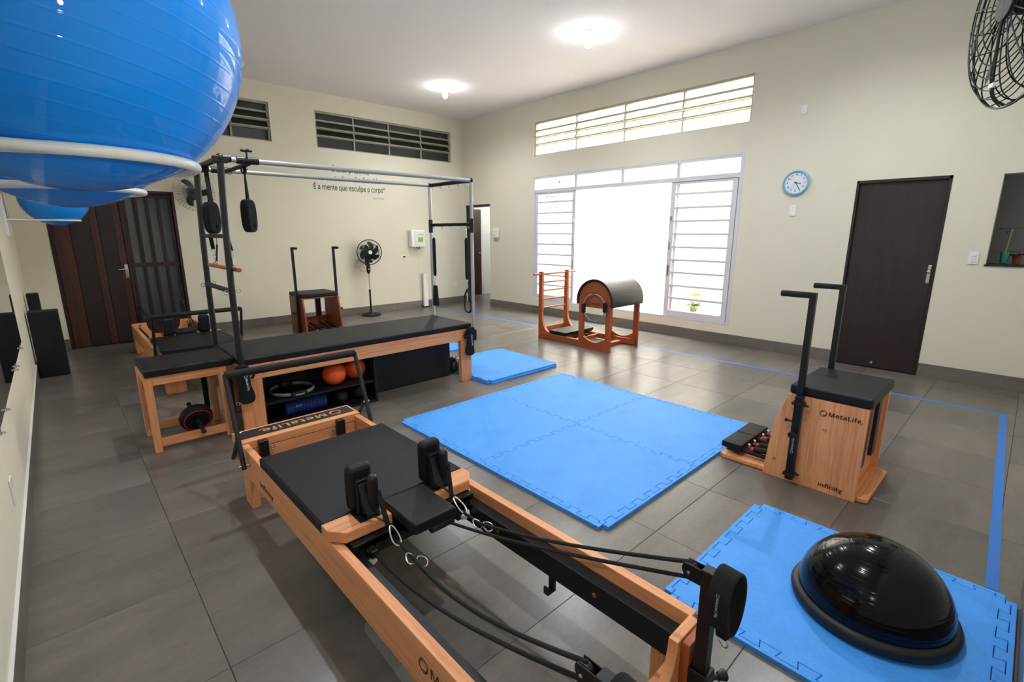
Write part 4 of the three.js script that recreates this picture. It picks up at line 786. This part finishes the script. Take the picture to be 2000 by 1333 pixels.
{
  const t = thing('wall_fan', 'wire cage fan with black blades on the back wall beside the plank door', 'fan', [-4.885, 2.03, 0]);
  part(t, 'bracket', [box(-0.05, 0.05, -0.1, 0.06, 0, 0.02, 0.005), rod([0, -0.02, 0.015], [0, -0.02, 0.09], 0.02)], M.black);
  const m = part(t, 'motor', rod([0, 0, 0.07], [0, 0, 0.16], 0.062, 24, 0.055), M.black);
  part(t, 'cage', [cage(0.252, 0.06, 36, [0.3, 0.55, 0.78, 1], 0.0012).translate(0, 0, 0.19), cage(0.252, 0.06, 36, [0.5, 1], 0.0012).scale(1, 1, -1).translate(0, 0, 0.19)], M.wire);
  for (let k = 0; k < 3; k++) part(t, 'blade', blade(0.03, 0.2, 0.05, 0.085, 0.6, 0.35).rotateZ(1.95 + k * 2.094).translate(0, 0, 0.19), M.black);
  part(t, 'hub', rod([0, 0, 0.16], [0, 0, 0.225], 0.045, 24, 0.03), M.black);
}
{
  const t = thing('wall_fan', 'big black wire cage fan at the top right edge, mounted on the near wall', 'fan', [-4.043, 2.177, ZF], Math.PI);
  const h = (g) => g.rotateY(0.46).translate(0, 0, 0.12);        // the head is swung a little towards the camera
  part(t, 'bracket', [box(-0.06, 0.06, -0.12, 0.06, 0, 0.025, 0.005), rod([0, 0, 0.02], [0, 0, 0.12], 0.025)], M.black);
  part(t, 'motor', h(rod([0, 0, 0], [0, 0, 0.19], 0.06, 28, 0.055)), M.black);
  part(t, 'cage', [h(cage(0.3, 0.05, 26, [0.2, 0.3, 0.44, 0.57, 0.7, 0.82, 0.91, 1], 0.0021).translate(0, 0, 0.24)), h(cage(0.3, 0.08, 26, [0.6, 0.8, 0.93, 1], 0.0019).scale(1, 1, -1).translate(0, 0, 0.24))], M.black);
  part(t, 'rim', h(torus(0.302, 0.004, 72, 10).translate(0, 0, 0.24)), M.black);
  part(t, 'spoke', h(hose([[0, 0.297, 0.25], [0, 0.275, 0.277], [0, 0.15, 0.292], [0, 0, 0.294], [0, -0.15, 0.292], [0, -0.275, 0.277], [0, -0.297, 0.25]], 0.0045, 30, 8)), M.black);
  part(t, 'badge', h(rod([0, 0, 0.286], [0, 0, 0.298], 0.05, 28)), M.black);
  part(t, 'rim_tag', h(box(-0.014, 0.014, -0.245, -0.23, 0.284, 0.292, 0.002)), M.plastic);
  for (let k = 0; k < 3; k++) part(t, 'blade', h(blade(0.04, 0.25, 0.06, 0.1, 0.5, 0.35).rotateZ(Math.PI / 2 + k * 2.094).translate(0, 0, 0.23)), M.black);
  part(t, 'hub', h(rod([0, 0, 0.19], [0, 0, 0.27], 0.045, 24, 0.035)), M.black);
}

// ---------------------------------------------------------------- lamps
for (const [i, [x, z]] of BULB_SPOTS.entries()) {
  const lab = ['ceiling bulb nearer the camera of the two in view', 'ceiling bulb farther away, near the back corner', 'ceiling bulb over the right foreground, above the picture', 'ceiling bulb above the trapeze table, outside the picture', 'ceiling bulb above the near reformer, outside the picture'][i];
  const t = thing('ceiling_bulb', lab, 'lamp', [x, HC, z], 0, 'bare ceiling bulbs');
  part(t, 'ceiling_rose', lathe([[0.001, 0], [0.052, 0], [0.05, -0.012], [0.03, -0.024], [0.001, -0.026]], 28), M.steel);
  part(t, 'socket', rod([0, -0.02, 0], [0, -0.07, 0], 0.017, 18, 0.02), M.plastic);
  part(t, 'bulb', lathe([[0.001, -0.066], [0.018, -0.068], [0.025, -0.085], [0.036, -0.108], [0.039, -0.126], [0.034, -0.15], [0.02, -0.166], [0.001, -0.171]], 24), M.bulb);
  const p = new THREE.PointLight('#f3f7ff', BULB, 0, 2); p.position.set(0, -0.118, 0); p.castShadow = true; p.shadow.radius = 1.5; t.add(p);
  const q = new THREE.SpotLight('#f3f7ff', BULB_DOWN, 0, 1.45, 0.6, 2); q.position.set(0, -0.122, 0); q.target.position.set(0, -2, 0); q.castShadow = true; q.shadow.radius = 1.5; t.add(q, q.target);   // an LED bulb shines mostly downwards
}
{
  const t = thing('ceiling_bulb', 'corridor bulb out of sight beyond the corner doorway', 'lamp', [1.5, 2.6, 0.6]);
  part(t, 'ceiling_rose', lathe([[0.001, 0], [0.052, 0], [0.05, -0.012], [0.001, -0.02]], 24), M.steel);
  part(t, 'bulb', lathe([[0.001, -0.02], [0.02, -0.03], [0.033, -0.08], [0.02, -0.105], [0.001, -0.11]], 20), M.bulb);
  const p = new THREE.PointLight('#f3f7ff', 0.7, 0, 2); p.position.set(0, -0.07, 0); p.castShadow = true; t.add(p);
}

{ // the photographer's flash, outside the picture: its reflection shows on the nearest ball
  const t = thing('camera_flash', 'slim flash unit on a light stand just beside the camera, outside the picture', 'flash', [-6.405, 0, 8.45]);
  part(t, 'stand', [rod([0, 0.02, 0], [0, 1.62, 0], 0.009, 14), rod([0, 0.15, 0], [0.05, 0.004, 0.06], 0.006, 10), rod([0, 0.15, 0], [-0.08, 0.004, 0.0], 0.006, 10), rod([0, 0.15, 0], [0.05, 0.004, -0.07], 0.006, 10)], M.black);
  const aim = -0.752, head = (g) => g.rotateX(-0.1).rotateY(aim).translate(0, 1.665, 0);
  part(t, 'head', head(box(-0.036, 0.036, -0.03, 0.03, -0.04, 0.04, 0.006)), M.black);
  part(t, 'lamp_face', head(box(-0.03, 0.03, -0.02, 0.02, -0.044, -0.04, 0.001)), std({ color: '#ffffff', emissive: '#ffffff', emissiveIntensity: 1.5, roughness: 0.4 }));
  const q = new THREE.SpotLight('#ffffff', FLASH, 0, 0.95, 0.5, 2), d = V(Math.sin(-aim), -0.1, -Math.cos(aim)); q.position.set(d.x * 0.055, 1.66, d.z * 0.055); q.target.position.set(d.x * 2, 1.66 - 0.2, d.z * 2); q.castShadow = true; q.shadow.radius = 1.2; t.add(q, q.target);
}

// ---------------------------------------------------------------- on the walls
{
  const t = thing('wall_quote', 'black quotation lettering on the back wall, partly hidden by the tower rails', 'lettering', [-2.49, 2.3, 0.001]);
  const W = 1.5, H = 0.6, ppm = 1300, px = (x) => (x + 3.24) * ppm, py = (y) => (2.62 - y) * ppm;
  print(t, 'lettering', W, H, ppm, (x) => {
    const F = 'SIZEpx sans-serif', c = '#26262a', s = 0.118 * ppm;
    fitText(x, 'É estar presente,', F, px(-2.808), px(-2.126), py(2.482), s, c, 0.03);
    fitText(x, 'concentrado e não distraído.', F, px(-3.064), px(-1.905), py(2.333), s, c, 0.03);
    fitText(x, 'É a mente que esculpe o corpo”', F, px(-3.143), px(-1.834), py(2.182), s, c, 0.03);
    fitText(x, 'Joseph Pilates', F, px(-2.089), px(-1.871), py(2.066), 0.038 * ppm, '#77777a');
  }, [0, 0.02, 0], [1, 0, 0], [0, 1, 0]);
}
{
  const t = thing('wall_clock', 'round wall clock with light blue rim between the glass door and the dark door', 'clock', [0, 2.038, 6.3]);
  const g = (o) => o.rotateY(-Math.PI / 2);
  part(t, 'rim', g(lathe([[0.118, 0], [0.14, 0], [0.143, 0.012], [0.138, 0.028], [0.128, 0.034], [0.122, 0.03], [0.12, 0.016], [0.118, 0.015]], 64).rotateX(Math.PI / 2)), std({ color: '#7cc3e2', roughness: 0.3 }));
  part(t, 'dial', g(rod([0, 0, 0.001], [0, 0, 0.016], 0.121, 48)), std({ color: '#dfe4ec', roughness: 0.4 }));
  print(t, 'numerals', 0.235, 0.235, 2000, (x, W) => { const c = W / 2; x.textAlign = 'center'; x.textBaseline = 'middle'; x.fillStyle = '#3c3c40'; x.font = `bold ${W * 0.12}px sans-serif`; for (let k = 1; k <= 12; k++) { const a = k * Math.PI / 6; x.fillText(String(k), c + Math.sin(a) * W * 0.385, c - Math.cos(a) * W * 0.385); } for (let k = 0; k < 60; k++) { const a = k * Math.PI / 30; x.fillRect(c + Math.sin(a) * W * 0.478 - 2, c - Math.cos(a) * W * 0.478 - 2, 4, 4); } }, [-0.0165, 0, 0], [0, 0, 1], [0, 1, 0], { lift: 0.0006 });
  const hand = (a, L, w, x, tail = 0.02) => bar([x, -Math.cos(a) * tail, -Math.sin(a) * tail], [x, Math.cos(a) * L, Math.sin(a) * L], 0.0015, w, 0.0003);
  part(t, 'hour_hand', hand(1.78, 0.055, 0.007, -0.019), M.black); part(t, 'minute_hand', hand(2.62, 0.08, 0.005, -0.021), M.black); part(t, 'second_hand', hand(3.8, 0.09, 0.0015, -0.023), M.black);
  part(t, 'pin', rod([-0.016, 0, 0], [-0.026, 0, 0], 0.006), M.black);
}
const plate = (name, label, x, y, z, h, w, d = 0.008) => single(name, label, 'wall plate', box(-d, 0, -h / 2, h / 2, -w / 2, w / 2, 0.003), M.plastic, [x, y, z]);
plate('wall_plate', 'blank white plate high on the right wall above the clock', 0, 2.83, 6.29, 0.1, 0.062);
plate('wall_plate', 'blank white plate on the right wall just below the clock', 0, 1.725, 6.296, 0.125, 0.07);
{
  const t = thing('light_switch', 'white light switch plate between the dark door and the serving hatch', 'switch', [0, 1.23, 7.94]);
  part(t, 'plate', box(-0.008, 0, -0.057, 0.057, -0.037, 0.037, 0.003), M.plastic);
  for (const y of [-0.026, 0, 0.026]) part(t, 'rocker', box(-0.012, -0.007, y - 0.009, y + 0.009, -0.018, 0.018, 0.002), M.white);
}
{
  const t = thing('soap_dispenser', 'small white dispenser on the right wall beside the corner doorway', 'dispenser', [0, 1.45, 1.02]);
  part(t, 'body', box(-0.07, 0, -0.08, 0.095, -0.075, 0.075, 0.02), M.plastic); part(t, 'spout', [box(-0.055, -0.01, -0.1, -0.08, 0.03, 0.055, 0.004), box(-0.055, -0.01, -0.1, -0.08, -0.055, -0.03, 0.004)], M.white); part(t, 'window', box(-0.074, -0.068, -0.05, -0.03, -0.02, 0.0, 0.002), M.dark);
}
{
  const t = thing('wall_box', 'white wall-mounted appliance with green panel on the back wall', 'wall box', [-1.25, 1.365, 0]);
  part(t, 'body', [box(-0.15, 0.16, -0.165, 0.16, 0, 0.13, 0.02)], M.plastic); part(t, 'front_panel', box(-0.075, 0.15, -0.13, 0.135, 0.12, 0.14, 0.008), M.white);
  part(t, 'green_panel', box(-0.01, 0.1, -0.07, 0.02, 0.138, 0.1425, 0.001), std({ color: '#7cc247', roughness: 0.5 }));
  part(t, 'slot', box(-0.01, 0.12, 0.06, 0.075, 0.138, 0.1415, 0.001), std({ color: '#b9bbb8', roughness: 0.5 }));
  part(t, 'valve', [rod([0.05, -0.165, 0.07], [0.05, -0.2, 0.07], 0.012), rod([0.0, -0.165, 0.07], [0.0, -0.19, 0.07], 0.01)], M.black);
  single('water_hose', 'thin white hose hanging from the wall appliance to the floor piece', 'hose', hose([[-1.2, 1.17, 0.07], [-1.19, 1.0, 0.03], [-1.185, 0.7, 0.02], [-1.17, 0.2, 0.02], [-1.16, 0.05, 0.03]], 0.0035, 40, 6), M.plastic);
}
{
  const t = thing('floor_scale', 'slim white upright board leaning on the back wall behind the far steel post', 'board', [-1.09, 0, 0.06]);
  part(t, 'body', box(-0.05, 0.05, 0.02, 0.69, -0.03, 0.03, 0.012), M.plastic); part(t, 'foot', box(-0.06, 0.06, 0, 0.022, -0.04, 0.05, 0.006), M.dark); part(t, 'knob', rod([0.02, 0.6, 0.028], [0.02, 0.6, 0.04], 0.012), M.white);
}
{
  const t = thing('wall_socket', 'small wall socket with black plug on the back wall, left of the white appliance', 'socket', [-1.53, 1.02, 0]);
  part(t, 'plate', box(-0.055, 0.055, -0.03, 0.03, 0, 0.008, 0.003), M.plastic); part(t, 'plug', [box(0.0, 0.035, -0.013, 0.013, 0.006, 0.04, 0.005)], M.black);
}
single('wall_plate', 'small low cover plate on the back wall near the corner doorway', 'wall plate', box(-0.03, 0.03, -0.03, 0.03, 0, 0.008, 0.003), M.plastic, [-0.295, 0.384, 0]);

// ---------------------------------------------------------------- blue floor tape
single('floor_tape', 'long blue tape line on the floor running beside the right wall', 'tape', box(-0.022, 0.022, 0.0004, 0.0012, -4.02, 4.02, 0), M.tape, [-0.91, 0, 4.36]);
single('floor_tape', 'blue tape line on the floor at the right edge, ending under the mat', 'tape', box(-1.44, 1.44, 0.0005, 0.0014, -0.021, 0.021, 0), M.tape, [-2.33, 0, 8.41], 0.0264);

// ---------------------------------------------------------------- plants
function leafShape(L, W, bend) {
  const P = [], idx = [], n = 7; for (let i = 0; i <= n; i++) { const u = i / n, w = W * Math.sin(Math.PI * Math.pow(u, 0.8)) * 0.5 + 0.0006; for (const s of [-1, 0, 1]) P.push(s * w, -bend * u * u * L + Math.abs(s) * w * 0.3, L * u); }
  for (let i = 0; i < n; i++) for (let j = 0; j < 2; j++) { const a = i * 3 + j; idx.push(a, a + 3, a + 1, a + 1, a + 3, a + 4); }
  const g = new THREE.BufferGeometry(); g.setAttribute('position', new THREE.Float32BufferAttribute(P, 3)); g.setIndex(idx); g.computeVertexNormals(); return prep(g);
}
const leafM = phy({ color: '#5d8a3a', roughness: 0.6, transmission: 0.3, thickness: 0, side: THREE.DoubleSide }), darkLeaf = std({ color: '#1d2a18', roughness: 0.5, side: THREE.DoubleSide }), petal = std({ color: '#dd9a1a', roughness: 0.6, side: THREE.DoubleSide });
{
  const t = thing('potted_flower', 'small potted plant with yellow flowers outside behind the right glass leaf', 'plant', [1.12, 0.2, 4.62]);
  part(t, 'pot', lathe([[0.001, 0], [0.05, 0], [0.062, 0.09], [0.066, 0.092], [0.066, 0.1], [0.056, 0.1], [0.052, 0.085], [0.001, 0.085]], 24), std({ color: '#8d7a62', roughness: 0.8 }));
  for (let k = 0; k < 22; k++) { const m = part(t, 'leaf', leafShape(rr(0.13, 0.21), 0.06, rr(0.2, 0.9)), leafM); m.position.y = 0.095; m.rotation.set(-rr(0.1, 0.7), k * 2.4, 0, 'YXZ'); }
  for (let k = 0; k < 9; k++) { const a = k * 2.4, q = 0.02 + 0.035 * Math.sqrt(k / 3), f = part(t, 'flower', merge(Array.from({ length: 6 }, (_, i) => leafShape(0.055, 0.036, 0.2).rotateX(-0.6).rotateY(i * Math.PI / 3))), petal); f.position.set(q * Math.cos(a), 0.25 + rr(0, 0.04), q * Math.sin(a)); part(t, 'stem', rod([q * Math.cos(a) * 0.4, 0.09, q * Math.sin(a) * 0.4], [q * Math.cos(a), 0.255, q * Math.sin(a)], 0.002, 6), leafM); }
}
{
  const t = thing('potted_plant', 'plant cane in a tall teal vase on the sill of the serving hatch', 'plant', [0.22, 1.176, 8.14]);
  part(t, 'vase', lathe([[0.001, 0], [0.022, 0], [0.027, 0.02], [0.034, 0.1], [0.036, 0.118], [0.033, 0.118], [0.029, 0.09], [0.001, 0.085]], 24), phy({ color: '#1f7d6c', roughness: 0.2, clearcoat: 0.5 }));
  part(t, 'cane', rod([0, 0.085, 0], [0.005, 0.33, 0.012], 0.007, 10, 0.006), std({ color: '#7b8a3c', roughness: 0.6 }));
  for (const [y, a, L] of [[0.11, 3.5, 0.1], [0.11, -0.4, 0.12], [0.33, 0.5, 0.14], [0.33, 2.6, 0.12], [0.3, 4.6, 0.13], [0.33, 1.6, 0.1]]) { const m = part(t, 'leaf', leafShape(L, 0.03, 0.35), darkLeaf); m.position.set(0, y, 0); m.rotation.set(-0.25, a, 0, 'YXZ'); }
  const p = thing('potted_plant', 'dark-leaved plant in a small brown pot on the sill beside the teal vase', 'plant', [0.25, 1.176, 8.225]);
  part(p, 'pot', lathe([[0.001, 0], [0.026, 0], [0.034, 0.075], [0.037, 0.078], [0.037, 0.09], [0.031, 0.09], [0.029, 0.075], [0.001, 0.075]], 24), std({ color: '#7a3d28', roughness: 0.7 }));
  for (let k = 0; k < 9; k++) { const m = part(p, 'leaf', leafShape(rr(0.07, 0.11), 0.05, 0.5), darkLeaf); m.position.y = 0.08; m.rotation.set(-rr(0.2, 0.6), k * 2.4, 0, 'YXZ'); }
}
renderer.render(scene, camera);
